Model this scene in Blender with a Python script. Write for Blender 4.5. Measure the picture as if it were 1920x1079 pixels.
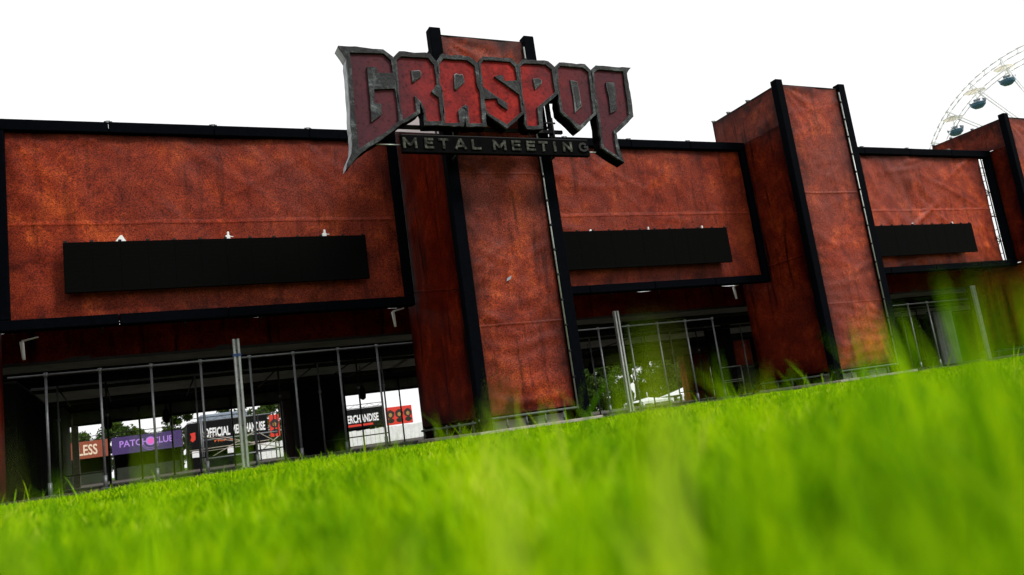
import bpy, bmesh, math, random
import numpy as np
from mathutils import Vector, Matrix, noise
from mathutils.geometry import tessellate_polygon

sc = bpy.context.scene
for _o in list(bpy.data.objects):
    bpy.data.objects.remove(_o)
C = sc.collection
R = math.radians

# ------------------------------------------------------------------ camera
CAMZ = 0.22
yaw, pitch, roll = R(26.1), math.atan(249.0 / 1493.0), R(8.0)
F = Vector((math.sin(yaw) * math.cos(pitch), math.cos(yaw) * math.cos(pitch), math.sin(pitch)))
R0 = Vector((math.cos(yaw), -math.sin(yaw), 0))
U0 = R0.cross(F)
cx = R0 * math.cos(roll) - U0 * math.sin(roll)
cy = R0 * math.sin(roll) + U0 * math.cos(roll)
cam = bpy.data.cameras.new('camera')
cam.sensor_width = 36.0
cam.lens = 28.0
cam.clip_start = 0.02
cam.clip_end = 2000
cam.dof.use_dof = True
cam.dof.focus_distance = 21.0
cam.dof.aperture_fstop = 1.3
co = bpy.data.objects.new('camera', cam)
C.objects.link(co)
co.matrix_world = Matrix(((cx.x, cy.x, -F.x, 0), (cx.y, cy.y, -F.y, 0), (cx.z, cy.z, -F.z, CAMZ), (0, 0, 0, 1)))
sc.camera = co

# ------------------------------------------------------------------ sky and sun (bright overcast)
SUN_EL, SUN_AZ = R(42), R(146)        # azimuth clockwise from +Y: behind the camera, to its right
w = bpy.data.worlds.new('World')
sc.world = w
w.use_nodes = True
nt = w.node_tree
nt.nodes.clear()
sky = nt.nodes.new('ShaderNodeTexSky')
sky.sky_type = 'NISHITA'
sky.sun_disc = False
sky.sun_elevation = SUN_EL
sky.sun_rotation = SUN_AZ
sky.dust_density = 4.0
hsv = nt.nodes.new('ShaderNodeHueSaturation')
hsv.inputs['Saturation'].default_value = 0.15
mixc = nt.nodes.new('ShaderNodeMix')
mixc.data_type = 'RGBA'
mixc.inputs[0].default_value = 0.8
mixc.inputs[7].default_value = (10.6, 10.6, 10.6, 1)    # even cloud deck over the clear sky
bg = nt.nodes.new('ShaderNodeBackground')
bg.inputs[1].default_value = 0.075
wo = nt.nodes.new('ShaderNodeOutputWorld')
nt.links.new(sky.outputs[0], hsv.inputs['Color'])
nt.links.new(hsv.outputs[0], mixc.inputs[6])
nt.links.new(mixc.outputs[2], bg.inputs[0])
nt.links.new(bg.outputs[0], wo.inputs[0])

sl = bpy.data.lights.new('sun', 'SUN')
sl.energy = 1.5
sl.angle = R(14)
sl.color = (1.0, 0.96, 0.9)
so = bpy.data.objects.new('sun', sl)
C.objects.link(so)
sd = Vector((math.sin(SUN_AZ) * math.cos(SUN_EL), math.cos(SUN_AZ) * math.cos(SUN_EL), math.sin(SUN_EL)))
so.rotation_euler = sd.to_track_quat('Z', 'Y').to_euler()
so.location = (0, -20, 40)

sc.view_settings.view_transform = 'Standard'
sc.view_settings.look = 'None'
sc.view_settings.exposure = 0.7
sc.view_settings.gamma = 1.0
sc.view_settings.use_curve_mapping = False
sc.render.engine = 'CYCLES'
sc.cycles.use_denoising = True
sc.cycles.max_bounces = 6
sc.cycles.diffuse_bounces = 4
sc.cycles.transmission_bounces = 4
sc.cycles.use_adaptive_sampling = True
sc.cycles.adaptive_threshold = 0.015

# ------------------------------------------------------------------ helpers
def thing(name, label, cat, loc=(0, 0, 0), group=None, kind=None):
    o = bpy.data.objects.new(name, None)
    o.empty_display_size = 0.2
    C.objects.link(o)
    o.location = loc
    o['label'] = label
    o['category'] = cat
    if group:
        o['group'] = group
    if kind:
        o['kind'] = kind
    return o

def wloc(p):
    v = Vector((0, 0, 0))
    while p is not None:
        v += p.location
        p = p.parent
    return v

def link(name, me, mat=None, parent=None, loc=None, label=None):
    """link a mesh whose vertices are in world coordinates (loc None) or local to loc (world)"""
    o = bpy.data.objects.new(name, me)
    C.objects.link(o)
    if mat is not None and len(me.materials) == 0:
        for m in (mat if isinstance(mat, (list, tuple)) else [mat]):
            me.materials.append(m)
    if parent is not None:
        o.parent = parent
        base = wloc(parent)
        o.location = (Vector(loc) if loc is not None else Vector((0, 0, 0))) - base
    elif loc is not None:
        o.location = loc
    if label:
        o['label'] = label
    return o

def mesh(vs, fs, smooth=False):
    me = bpy.data.meshes.new('m')
    me.from_pydata([tuple(v) for v in vs], [], [tuple(f) for f in fs])
    if smooth:
        me.polygons.foreach_set('use_smooth', [True] * len(me.polygons))
    me.update()
    return me

def bm_mesh(bm, smooth=False):
    me = bpy.data.meshes.new('m')
    bmesh.ops.recalc_face_normals(bm, faces=bm.faces)
    bm.to_mesh(me)
    bm.free()
    if smooth:
        me.polygons.foreach_set('use_smooth', [True] * len(me.polygons))
    return me

def bm_box(bm, x0, x1, y0, y1, z0, z1, bev=0.0):
    r = bmesh.ops.create_cube(bm, size=1)
    vs = r['verts']
    for v in vs:
        v.co = Vector(((x0 + x1) / 2 + v.co.x * (x1 - x0), (y0 + y1) / 2 + v.co.y * (y1 - y0), (z0 + z1) / 2 + v.co.z * (z1 - z0)))
    if bev > 0:
        es = list({e for v in vs for e in v.link_edges})
        bmesh.ops.bevel(bm, geom=es, offset=bev, segments=1, affect='EDGES')

def box_me(x0, x1, y0, y1, z0, z1, bev=0.012):
    bm = bmesh.new()
    bm_box(bm, x0, x1, y0, y1, z0, z1, bev)
    return bm_mesh(bm)

def bm_tube(bm, p0, p1, r, n=8, r1=None):
    p0, p1 = Vector(p0), Vector(p1)
    d = (p1 - p0)
    q = d.to_track_quat('Z', 'Y')
    r1 = r if r1 is None else r1
    a = [bm.verts.new(p0 + q @ Vector((r * math.cos(2 * math.pi * i / n), r * math.sin(2 * math.pi * i / n), 0))) for i in range(n)]
    b = [bm.verts.new(p1 + q @ Vector((r1 * math.cos(2 * math.pi * i / n), r1 * math.sin(2 * math.pi * i / n), 0))) for i in range(n)]
    for i in range(n):
        f = bm.faces.new((a[i], a[(i + 1) % n], b[(i + 1) % n], b[i]))
        f.smooth = True
    bm.faces.new(a[::-1])
    bm.faces.new(b)

def tube_me(p0, p1, r, n=8, r1=None):
    bm = bmesh.new()
    bm_tube(bm, p0, p1, r, n, r1)
    return bm_mesh(bm)

def tubes_me(lst, n=7):
    bm = bmesh.new()
    for p0, p1, r in lst:
        bm_tube(bm, p0, p1, r, n)
    return bm_mesh(bm)

def text_me(body, x0, x1, z0, z1, y, bold=0.0):
    cu = bpy.data.curves.new('t', 'FONT')
    cu.body = body
    cu.offset = bold
    cu.resolution_u = 3
    cu.extrude = 0.0
    ob = bpy.data.objects.new('t', cu)
    C.objects.link(ob)
    dg = bpy.context.evaluated_depsgraph_get()
    me = bpy.data.meshes.new_from_object(ob.evaluated_get(dg))
    bpy.data.objects.remove(ob)
    bpy.data.curves.remove(cu)
    co_ = np.array([v.co[:] for v in me.vertices])
    mn, mx = co_.min(0), co_.max(0)
    for v in me.vertices:
        v.co = Vector((x0 + (v.co.x - mn[0]) / (mx[0] - mn[0]) * (x1 - x0), y, z0 + (v.co.y - mn[1]) / (mx[1] - mn[1]) * (z1 - z0)))
    me.materials.clear()
    return me

# ------------------------------------------------------------------ materials
def newmat(name):
    m = bpy.data.materials.new(name)
    m.use_nodes = True
    t = m.node_tree
    b = t.nodes['Principled BSDF']
    return m, t, b

def N(t, typ, **kw):
    n = t.nodes.new(typ)
    for k, v in kw.items():
        if k in n.inputs:
            n.inputs[k].default_value = v
        else:
            setattr(n, k, v)
    return n

def ramp(t, stops):
    r = t.nodes.new('ShaderNodeValToRGB')
    e = r.color_ramp.elements
    while len(e) < len(stops):
        e.new(0.5)
    for i, (p, c) in enumerate(stops):
        e[i].position = p
        e[i].color = (c[0], c[1], c[2], 1)
    return r

def mixn(t, fac, a, b, mode='MIX'):
    n = t.nodes.new('ShaderNodeMix')
    n.data_type = 'RGBA'
    n.blend_type = mode
    for sock, v in ((n.inputs[0], fac), (n.inputs[6], a), (n.inputs[7], b)):
        if hasattr(v, 'is_output'):
            t.links.new(v, sock)
        elif isinstance(v, (int, float)):
            sock.default_value = v
        else:
            sock.default_value = (v[0], v[1], v[2], 1)
    return n.outputs[2]

def coords(t, scale=(1, 1, 1), rnd=True):
    tc = t.nodes.new('ShaderNodeTexCoord')
    src = tc.outputs['Object']
    if rnd:
        oi = t.nodes.new('ShaderNodeObjectInfo')
        mu = N(t, 'ShaderNodeMath', operation='MULTIPLY')
        mu.inputs[1].default_value = 60.0
        t.links.new(oi.outputs['Random'], mu.inputs[0])
        ad = N(t, 'ShaderNodeVectorMath', operation='ADD')
        t.links.new(src, ad.inputs[0])
        t.links.new(mu.outputs[0], ad.inputs[1])
        src = ad.outputs[0]
    mp = t.nodes.new('ShaderNodeMapping')
    mp.inputs['Scale'].default_value = scale
    t.links.new(src, mp.inputs[0])
    return mp.outputs[0]

def nz(t, vec, scale, detail=4, rough=0.55, dist=0.0):
    n = t.nodes.new('ShaderNodeTexNoise')
    n.inputs['Scale'].default_value = scale
    n.inputs['Detail'].default_value = detail
    n.inputs['Roughness'].default_value = rough
    n.inputs['Distortion'].default_value = dist
    t.links.new(vec, n.inputs['Vector'])
    return n.outputs['Fac']

def bump(t, b, h, strength, dist=0.01):
    n = t.nodes.new('ShaderNodeBump')
    n.inputs['Strength'].default_value = strength
    n.inputs['Distance'].default_value = dist
    t.links.new(h, n.inputs['Height'])
    t.links.new(n.outputs[0], b.inputs['Normal'])

def tarp_mat(name, gain=1.0, dull=0.5, dark=0.35, spec=0.35, burn=0.75):
    """vinyl sheet printed with a rust texture"""
    m, t, b = newmat(name)
    v = coords(t)
    vd = coords(t, (2.2, 2.2, 0.22))
    gn = gain if isinstance(gain, tuple) else (gain,) * 3
    g = lambda c: tuple(x * k for x, k in zip(c, gn))
    mid = nz(t, v, 1.1, 10, 0.77, 0.3)
    r1 = ramp(t, [(0.30, g((0.070, 0.009, 0.006))), (0.43, g((0.165, 0.022, 0.010))), (0.54, g((0.250, 0.037, 0.013))), (0.67, g((0.46, 0.090, 0.022)))])
    t.links.new(mid, r1.inputs[0])
    col = r1.outputs[0]
    big = nz(t, v, 0.22, 6, 0.6, 0.8)                     # large dull purplish clouds of the print
    rb = ramp(t, [(0.42, (0, 0, 0)), (0.62, (dull, dull, dull))])
    t.links.new(big, rb.inputs[0])
    col = mixn(t, rb.outputs[0], col, g((0.118, 0.027, 0.021)))
    fine = nz(t, v, 34.0, 6, 0.85)                          # speckled grain
    rf = ramp(t, [(0.40, (0.14, 0.11, 0.11)), (0.49, (0.85, 0.80, 0.78)), (0.60, (2.0, 1.75, 1.45))])
    t.links.new(fine, rf.inputs[0])
    col = mixn(t, 0.85, col, rf.outputs[0], 'MULTIPLY')
    drip = nz(t, vd, 1.6, 4, 0.6)                          # soot drips
    rd = ramp(t, [(0.31, (1 - dark * 1.9,) * 3), (0.46, (1, 1, 1))])
    t.links.new(drip, rd.inputs[0])
    col = mixn(t, 1.0, col, rd.outputs[0], 'MULTIPLY')
    vs = coords(t, (1.0, 1.0, 0.6))
    blot = nz(t, vs, 0.9, 6, 0.65, 1.2)                    # blackened patches
    rl = ramp(t, [(0.24, (0.25, 0.22, 0.22)), (0.36, (1, 1, 1))])
    t.links.new(blot, rl.inputs[0])
    col = mixn(t, 0.9, col, rl.outputs[0], 'MULTIPLY')
    wv = coords(t, (0.7, 0.7, 1.0))
    vo = t.nodes.new('ShaderNodeTexVoronoi')               # hair-line scratches
    vo.feature = 'DISTANCE_TO_EDGE'
    vo.inputs['Scale'].default_value = 0.8
    wob = t.nodes.new('ShaderNodeVectorMath')
    wob.operation = 'ADD'
    nw = t.nodes.new('ShaderNodeTexNoise')
    nw.inputs['Scale'].default_value = 1.2
    t.links.new(wv, nw.inputs['Vector'])
    t.links.new(wv, wob.inputs[0])
    t.links.new(nw.outputs['Color'], wob.inputs[1])
    t.links.new(wob.outputs[0], vo.inputs['Vector'])
    rs = ramp(t, [(0.0, (0.2, 0.18, 0.18)), (0.009, (1, 1, 1))])
    t.links.new(vo.outputs['Distance'], rs.inputs[0])
    sm = mixn(t, nz(t, v, 0.8, 2), (1, 1, 1), rs.outputs[0])
    col = mixn(t, 0.55, col, sm, 'MULTIPLY')
    if burn:                                               # print burnt dark along the hems of each sheet
        at = t.nodes.new('ShaderNodeAttribute')
        at.attribute_name = 'hem'
        ns = nz(t, v, 0.9, 6, 0.7, 0.6)
        ma = N(t, 'ShaderNodeMath', operation='MULTIPLY_ADD')
        ma.inputs[1].default_value = 1.5
        ma.inputs[2].default_value = -0.75
        t.links.new(ns, ma.inputs[0])
        ad = N(t, 'ShaderNodeMath', operation='ADD')
        t.links.new(at.outputs['Fac'], ad.inputs[0])
        t.links.new(ma.outputs[0], ad.inputs[1])
        re = ramp(t, [(0.0, (1 - burn, 1 - burn * 1.08, 1 - burn * 1.1)), (0.28, (0.72, 0.68, 0.66)), (0.62, (1, 1, 1))])
        t.links.new(ad.outputs[0], re.inputs[0])
        col = mixn(t, 1.0, col, re.outputs[0], 'MULTIPLY')
    t.links.new(col, b.inputs['Base Color'])
    b.inputs['Roughness'].default_value = 0.5
    b.inputs['Specular IOR Level'].default_value = spec * 0.24
    bump(t, b, nz(t, v, 9.0, 4, 0.6), 0.18, 0.02)
    return m

def plain(name, col, rough=0.6, metal=0.0, var=0.25, scale=6.0, bmp=0.1, spec=0.4):
    m, t, b = newmat(name)
    v = coords(t)
    n = nz(t, v, scale, 5, 0.65)
    r = ramp(t, [(0.3, tuple(c * (1 - var) for c in col)), (0.7, tuple(min(1, c * (1 + var)) for c in col))])
    t.links.new(n, r.inputs[0])
    t.links.new(r.outputs[0], b.inputs['Base Color'])
    b.inputs['Roughness'].default_value = rough
    b.inputs['Metallic'].default_value = metal
    b.inputs['Specular IOR Level'].default_value = spec
    if bmp:
        bump(t, b, nz(t, v, scale * 4, 3), bmp, 0.01)
    return m

M = {}
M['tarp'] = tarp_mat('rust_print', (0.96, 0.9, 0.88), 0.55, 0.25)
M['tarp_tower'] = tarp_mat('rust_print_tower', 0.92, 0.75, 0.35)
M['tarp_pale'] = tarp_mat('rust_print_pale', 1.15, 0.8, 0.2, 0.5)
M['tarp_dark_shade'] = tarp_mat('rust_print_dark_shade', (0.40, 0.22, 0.17), 0.2, 0.5, 0.08)  # darker side print with the recess shade mixed into its colour
M['tarp_side_shade'] = tarp_mat('rust_print_side_shade', (0.50, 0.38, 0.33), 0.35, 0.5, 0.1)  # lower side print, shade of the corner painted into the colour
M['tarp_deep_shade'] = tarp_mat('rust_print_deep_shade', (0.22, 0.12, 0.09), 0.2, 0.5, 0.05, 0)  # inner fascia print darkened to carry the shade under the roof
M['tarp_half_shade'] = tarp_mat('rust_print_half_shade', 0.68, 0.4, 0.45)  # upper side print, a weaker side shade painted into the colour
M['tarp_wall'] = tarp_mat('rust_print_wall', 1.1, 0.7, 0.25, 0.2, 0)
M['white_tarp'] = plain('unprinted_vinyl', (0.72, 0.62, 0.63), 0.5, 0, 0.08, 2, 0.2)
M['black_cloth'] = plain('black_wrapped_beam', (0.0008, 0.0013, 0.0026), 0.85, 0, 0.4, 9, 0.25, 0.03)
M['drape'] = plain('black_drape', (0.004, 0.004, 0.004), 0.9, 0, 0.3, 3, 0.1, 0.05)
M['led'] = plain('led_panel', (0.0022, 0.0022, 0.0022), 0.85, 0, 0.15, 30, 0.05, 0.03)
M['base_steel'] = plain('soiled_tube', (0.09, 0.10, 0.09), 0.6, 0.0, 0.5, 9, 0.1, 0.2)
M['steel'] = plain('galvanised_tube', (0.17, 0.18, 0.19), 0.45, 0.5, 0.25, 12, 0.05)
M['alu'] = plain('aluminium', (0.36, 0.38, 0.36), 0.4, 0.6, 0.2, 9, 0.05)
M['dark_steel'] = plain('dark_tube', (0.008, 0.0085, 0.009), 0.6, 0.0, 0.3, 12, 0.05, 0.2)
M['canvas'] = plain('roof_canvas', (0.24, 0.24, 0.19), 0.8, 0, 0.3, 1.2, 0.3, 0.2)
M['canvas_pale'] = plain('valance_canvas', (0.12, 0.11, 0.10), 0.8, 0, 0.3, 2.2, 0.3, 0.2)
M['walk'] = plain('walkway', (0.045, 0.034, 0.028), 0.9, 0, 0.4, 3.0, 0.5, 0.2)
M['white_paint'] = plain('white_paint', (0.78, 0.79, 0.80), 0.45, 0, 0.06, 3, 0.03)
M['white_sheet'] = plain('white_sheet', (0.70, 0.73, 0.70), 0.55, 0, 0.12, 3, 0.1)
M['stall'] = plain('stall_dark', (0.012, 0.018, 0.009), 0.8, 0, 0.4, 2, 0.2)
M['purple'] = plain('purple_print', (0.045, 0.022, 0.115), 0.55, 0, 0.08, 2, 0.05)
M['orange'] = plain('orange_print', (0.25, 0.055, 0.025), 0.55, 0, 0.08, 2, 0.05)
M['blackprint'] = plain('black_print', (0.004, 0.004, 0.005), 0.6, 0, 0.1, 2, 0.05, 0.1)
M['redprint'] = plain('red_print', (0.62, 0.035, 0.018), 0.5, 0, 0.08, 2, 0.05)
M['lilac'] = plain('lilac_print', (0.42, 0.22, 0.72), 0.5, 0, 0.03, 2, 0.0)
M['pink'] = plain('pink_print', (0.75, 0.10, 0.50), 0.5, 0, 0.03, 2, 0.0)
M['cream'] = plain('cream_print', (0.75, 0.60, 0.45), 0.5, 0, 0.03, 2, 0.0)
M['orange_txt'] = plain('orange_lettering', (0.70, 0.14, 0.03), 0.5, 0, 0.03, 2, 0.0)
M['hair'] = plain('dark_print', (0.02, 0.012, 0.010), 0.6, 0, 0.2, 6, 0.0)
M['ochre'] = plain('ochre_print', (0.35, 0.20, 0.05), 0.6, 0, 0.2, 9, 0.0)
M['bluegrey'] = plain('blue_grey_sheet', (0.22, 0.27, 0.33), 0.5, 0, 0.1, 2, 0.05)
M['concrete'] = plain('concrete', (0.28, 0.27, 0.25), 0.85, 0, 0.2, 5, 0.4)
M['timber'] = plain('weathered_board', (0.30, 0.27, 0.23), 0.8, 0, 0.3, 7, 0.3)
M['canopy_beige'] = plain('beige_canopy', (0.85, 0.80, 0.66), 0.7, 0, 0.2, 2, 0.1)
def cloth_through(m, k):
    t = m.node_tree
    b = t.nodes['Principled BSDF']
    tr = t.nodes.new('ShaderNodeBsdfTranslucent')
    src = b.inputs['Base Color'].links[0].from_socket
    t.links.new(src, tr.inputs[0])
    mx = t.nodes.new('ShaderNodeMixShader')
    mx.inputs[0].default_value = k
    out = [x for x in t.nodes if x.type == 'OUTPUT_MATERIAL'][0]
    t.links.new(b.outputs[0], mx.inputs[1])
    t.links.new(tr.outputs[0], mx.inputs[2])
    t.links.new(mx.outputs[0], out.inputs[0])
cloth_through(M['canopy_beige'], 0.65)
cloth_through(M['canvas'], 0.02)
M['wheel_white'] = plain('wheel_white', (0.93, 0.94, 0.95), 0.4, 0, 0.03, 3, 0.0)
M['teal'] = plain('teal_paint', (0.05, 0.13, 0.20), 0.4, 0, 0.2, 3, 0.0)
M['bark'] = plain('bark', (0.055, 0.04, 0.03), 0.9, 0, 0.3, 8, 0.6)

def sign_mats():
    m, t, b = newmat('worn_cast_metal')
    v = coords(t)
    n1 = nz(t, v, 3.0, 7, 0.7, 0.5)
    n2 = nz(t, v, 22.0, 5, 0.7)
    r = ramp(t, [(0.38, (0.004, 0.0045, 0.005)), (0.50, (0.016, 0.018, 0.019)), (0.58, (0.055, 0.062, 0.064)), (0.70, (0.22, 0.235, 0.24))])
    t.links.new(mixn(t, 0.3, n1, n2), r.inputs[0])
    col = r.outputs[0]
    t.links.new(col, b.inputs['Base Color'])
    b.inputs['Metallic'].default_value = 0.0
    b.inputs['Specular IOR Level'].default_value = 0.12
    b.inputs['Roughness'].default_value = 0.42
    bump(t, b, mixn(t, 0.5, n1, n2), 0.7, 0.05)
    M['metal'] = m
    m, t, b = newmat('worn_metal_edge')
    v = coords(t)
    r = ramp(t, [(0.34, (0.015, 0.017, 0.018)), (0.47, (0.07, 0.078, 0.08)), (0.58, (0.20, 0.215, 0.22)), (0.72, (0.42, 0.44, 0.45))])
    n3 = nz(t, v, 2.2, 7, 0.75, 0.5)
    t.links.new(n3, r.inputs[0])
    t.links.new(r.outputs[0], b.inputs['Base Color'])
    b.inputs['Roughness'].default_value = 0.4
    bump(t, b, nz(t, v, 15, 5, 0.7), 0.6, 0.05)
    M['metal_edge'] = m
    m, t, b = newmat('dark_sign_side')
    v = coords(t)
    r = ramp(t, [(0.3, (0.0008, 0.0008, 0.0009)), (0.75, (0.003, 0.003, 0.0034))])
    t.links.new(nz(t, v, 4, 6, 0.7), r.inputs[0])
    t.links.new(r.outputs[0], b.inputs['Base Color'])
    b.inputs['Roughness'].default_value = 0.8
    b.inputs['Specular IOR Level'].default_value = 0.03
    M['sign_side'] = m
    m, t, b = newmat('stone_grey_side')
    v = coords(t)
    n1 = nz(t, v, 2.5, 8, 0.75, 0.6)
    r = ramp(t, [(0.3, (0.10, 0.11, 0.12)), (0.45, (0.30, 0.33, 0.36)), (0.7, (0.52, 0.55, 0.58))])
    t.links.new(n1, r.inputs[0])
    t.links.new(r.outputs[0], b.inputs['Base Color'])
    b.inputs['Roughness'].default_value = 0.5
    bump(t, b, n1, 0.6, 0.05)
    M['side_grey'] = m
    m, t, b = newmat('worn_red_lacquer')
    v = coords(t, rnd=False)
    n1 = nz(t, v, 1.6, 7, 0.7, 0.4)
    n2 = nz(t, v, 14.0, 5, 0.75)
    r = ramp(t, [(0.28, (0.05, 0.005, 0.006)), (0.44, (0.17, 0.010, 0.009)), (0.58, (0.32, 0.018, 0.013)), (0.74, (0.44, 0.032, 0.02))])
    t.links.new(mixn(t, 0.18, n1, n2), r.inputs[0])
    # print: glowing red in the middle letters, charred maroon towards both ends
    sx = t.nodes.new('ShaderNodeSeparateXYZ')
    t.links.new(v, sx.inputs[0])
    rx = ramp(t, [(0.0, (0.06,) * 3), (0.16, (0.16,) * 3), (0.30, (0.62,) * 3), (0.45, (0.95,) * 3), (0.62, (0.95,) * 3), (0.80, (0.38,) * 3), (0.92, (0.14,) * 3)])
    mr = t.nodes.new('ShaderNodeMapRange')
    mr.inputs['From Min'].default_value = 4.5
    mr.inputs['From Max'].default_value = 10.9
    t.links.new(sx.outputs[0], mr.inputs[0])
    t.links.new(mr.outputs[0], rx.inputs[0])
    col = mixn(t, rx.outputs[0], (0.050, 0.020, 0.028), r.outputs[0])
    rk = ramp(t, [(0.36, (0.35, 0.3, 0.3)), (0.47, (1, 1, 1))])
    t.links.new(n2, rk.inputs[0])
    col = mixn(t, 0.7, col, rk.outputs[0], 'MULTIPLY')
    t.links.new(col, b.inputs['Base Color'])
    b.inputs['Roughness'].default_value = 0.5
    b.inputs['Specular IOR Level'].default_value = 0.05
    bump(t, b, n2, 0.25, 0.02)
    M['red'] = m
    m, t, b = newmat('weathered_letter')
    v = coords(t)
    r = ramp(t, [(0.42, (0.007, 0.007, 0.006)), (0.50, (0.042, 0.042, 0.034)), (0.58, (0.085, 0.085, 0.070)), (0.70, (0.22, 0.22, 0.19))])
    t.links.new(nz(t, v, 5, 7, 0.8), r.inputs[0])
    t.links.new(r.outputs[0], b.inputs['Base Color'])
    b.inputs['Roughness'].default_value = 0.7
    b.inputs['Specular IOR Level'].default_value = 0.08
    M['letter'] = m
sign_mats()

def grass_mat(name, c0, c1, c2, trans, pscale=2.2, c3=None):
    m, t, b = newmat(name)
    tc = t.nodes.new('ShaderNodeTexCoord')
    n = nz(t, tc.outputs['Object'], pscale, 4, 0.65)
    ge = t.nodes.new('ShaderNodeNewGeometry')
    r = ramp(t, [(0.0, c0), (0.5, c1), (0.93, c2), (1.0, c3 or c2)])
    ma = t.nodes.new('ShaderNodeMath')
    ma.operation = 'MULTIPLY_ADD'
    ma.inputs[1].default_value = 0.62
    t.links.new(ge.outputs['Random Per Island'], ma.inputs[0])
    mb = t.nodes.new('ShaderNodeMath')
    mb.operation = 'MULTIPLY_ADD'
    mb.inputs[1].default_value = 3.6
    mb.inputs[2].default_value = -1.72
    t.links.new(n, mb.inputs[0])
    t.links.new(mb.outputs[0], ma.inputs[2])
    t.links.new(ma.outputs[0], r.inputs[0])
    t.links.new(r.outputs[0], b.inputs['Base Color'])
    b.inputs['Roughness'].default_value = 0.55
    b.inputs['Specular IOR Level'].default_value = 0.05
    tr = t.nodes.new('ShaderNodeBsdfTranslucent')
    t.links.new(r.outputs[0], tr.inputs[0])
    mx = t.nodes.new('ShaderNodeMixShader')
    mx.inputs[0].default_value = trans
    out = [x for x in t.nodes if x.type == 'OUTPUT_MATERIAL'][0]
    t.links.new(b.outputs[0], mx.inputs[1])
    t.links.new(tr.outputs[0], mx.inputs[2])
    t.links.new(mx.outputs[0], out.inputs[0])
    return m
M['grass'] = grass_mat('grass_blade', (0.075, 0.22, 0.0004), (0.28, 0.53, 0.0006), (0.50, 0.70, 0.001), 0.5, 2.2, (0.60, 0.70, 0.06))
M['leaf'] = grass_mat('tree_leaf', (0.02, 0.045, 0.008), (0.05, 0.09, 0.015), (0.09, 0.14, 0.02), 0.35)
M['lawn'] = plain('lawn_soil', (0.05, 0.11, 0.002), 0.9, 0, 0.4, 2.5, 0.3, 0.1)

# ================================================================== setting
def axis(lo, hi, near, step, far):
    a = list(np.arange(-near, near + 1e-6, step))
    k = near
    s = step
    while k < far:
        s *= 1.6
        k += s
        a = [-k] + a + [k]
    return np.array(a)

def lawn_h(x, y):
    return 0.018 * math.sin(x * 0.7 + 0.4) * math.cos(y * 0.55) + 0.012 * math.sin(x * 1.9 + y * 1.3)

def build_ground():
    xs = axis(0, 0, 16, 0.5, 500)
    ys = axis(0, 0, 16, 0.5, 500)
    vs, fs = [], []
    for y in ys:
        for x in xs:
            k = max(0.0, min(1.0, (15.5 - abs(y)) / 3.0)) * max(0.0, min(1.0, (15.9 - abs(x)) / 3.0))
            vs.append((x, y, lawn_h(x, y) * k))
    n = len(xs)
    for j in range(len(ys) - 1):
        for i in range(n - 1):
            fs.append((j * n + i, j * n + i + 1, (j + 1) * n + i + 1, (j + 1) * n + i))
    o = link('lawn', mesh(vs, fs, True), M['lawn'])
    o['kind'] = 'structure'
    o['label'] = 'bright green lawn stretching towards the gateway'
    # packed-earth walkway through the gateway: an uneven near edge, 4 mm above the lawn sheet
    vs, fs = [], []
    xs = np.linspace(-60, 160, 441)
    for x in xs:
        e = 15.7 + 0.35 * noise.noise(Vector((x * 0.5, 3.1, 0))) + 0.15 * noise.noise(Vector((x * 2.1, 7.7, 0)))
        vs += [(x, e, 0.006), (x, 75.0, 0.006)]
    for i in range(len(xs) - 1):
        fs.append((2 * i, 2 * i + 2, 2 * i + 3, 2 * i + 1))
    o = link('walkway', mesh(vs, fs), M['walk'])
    o['kind'] = 'structure'
    o['label'] = 'dark trodden walkway running under the gateway'
build_ground()

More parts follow.
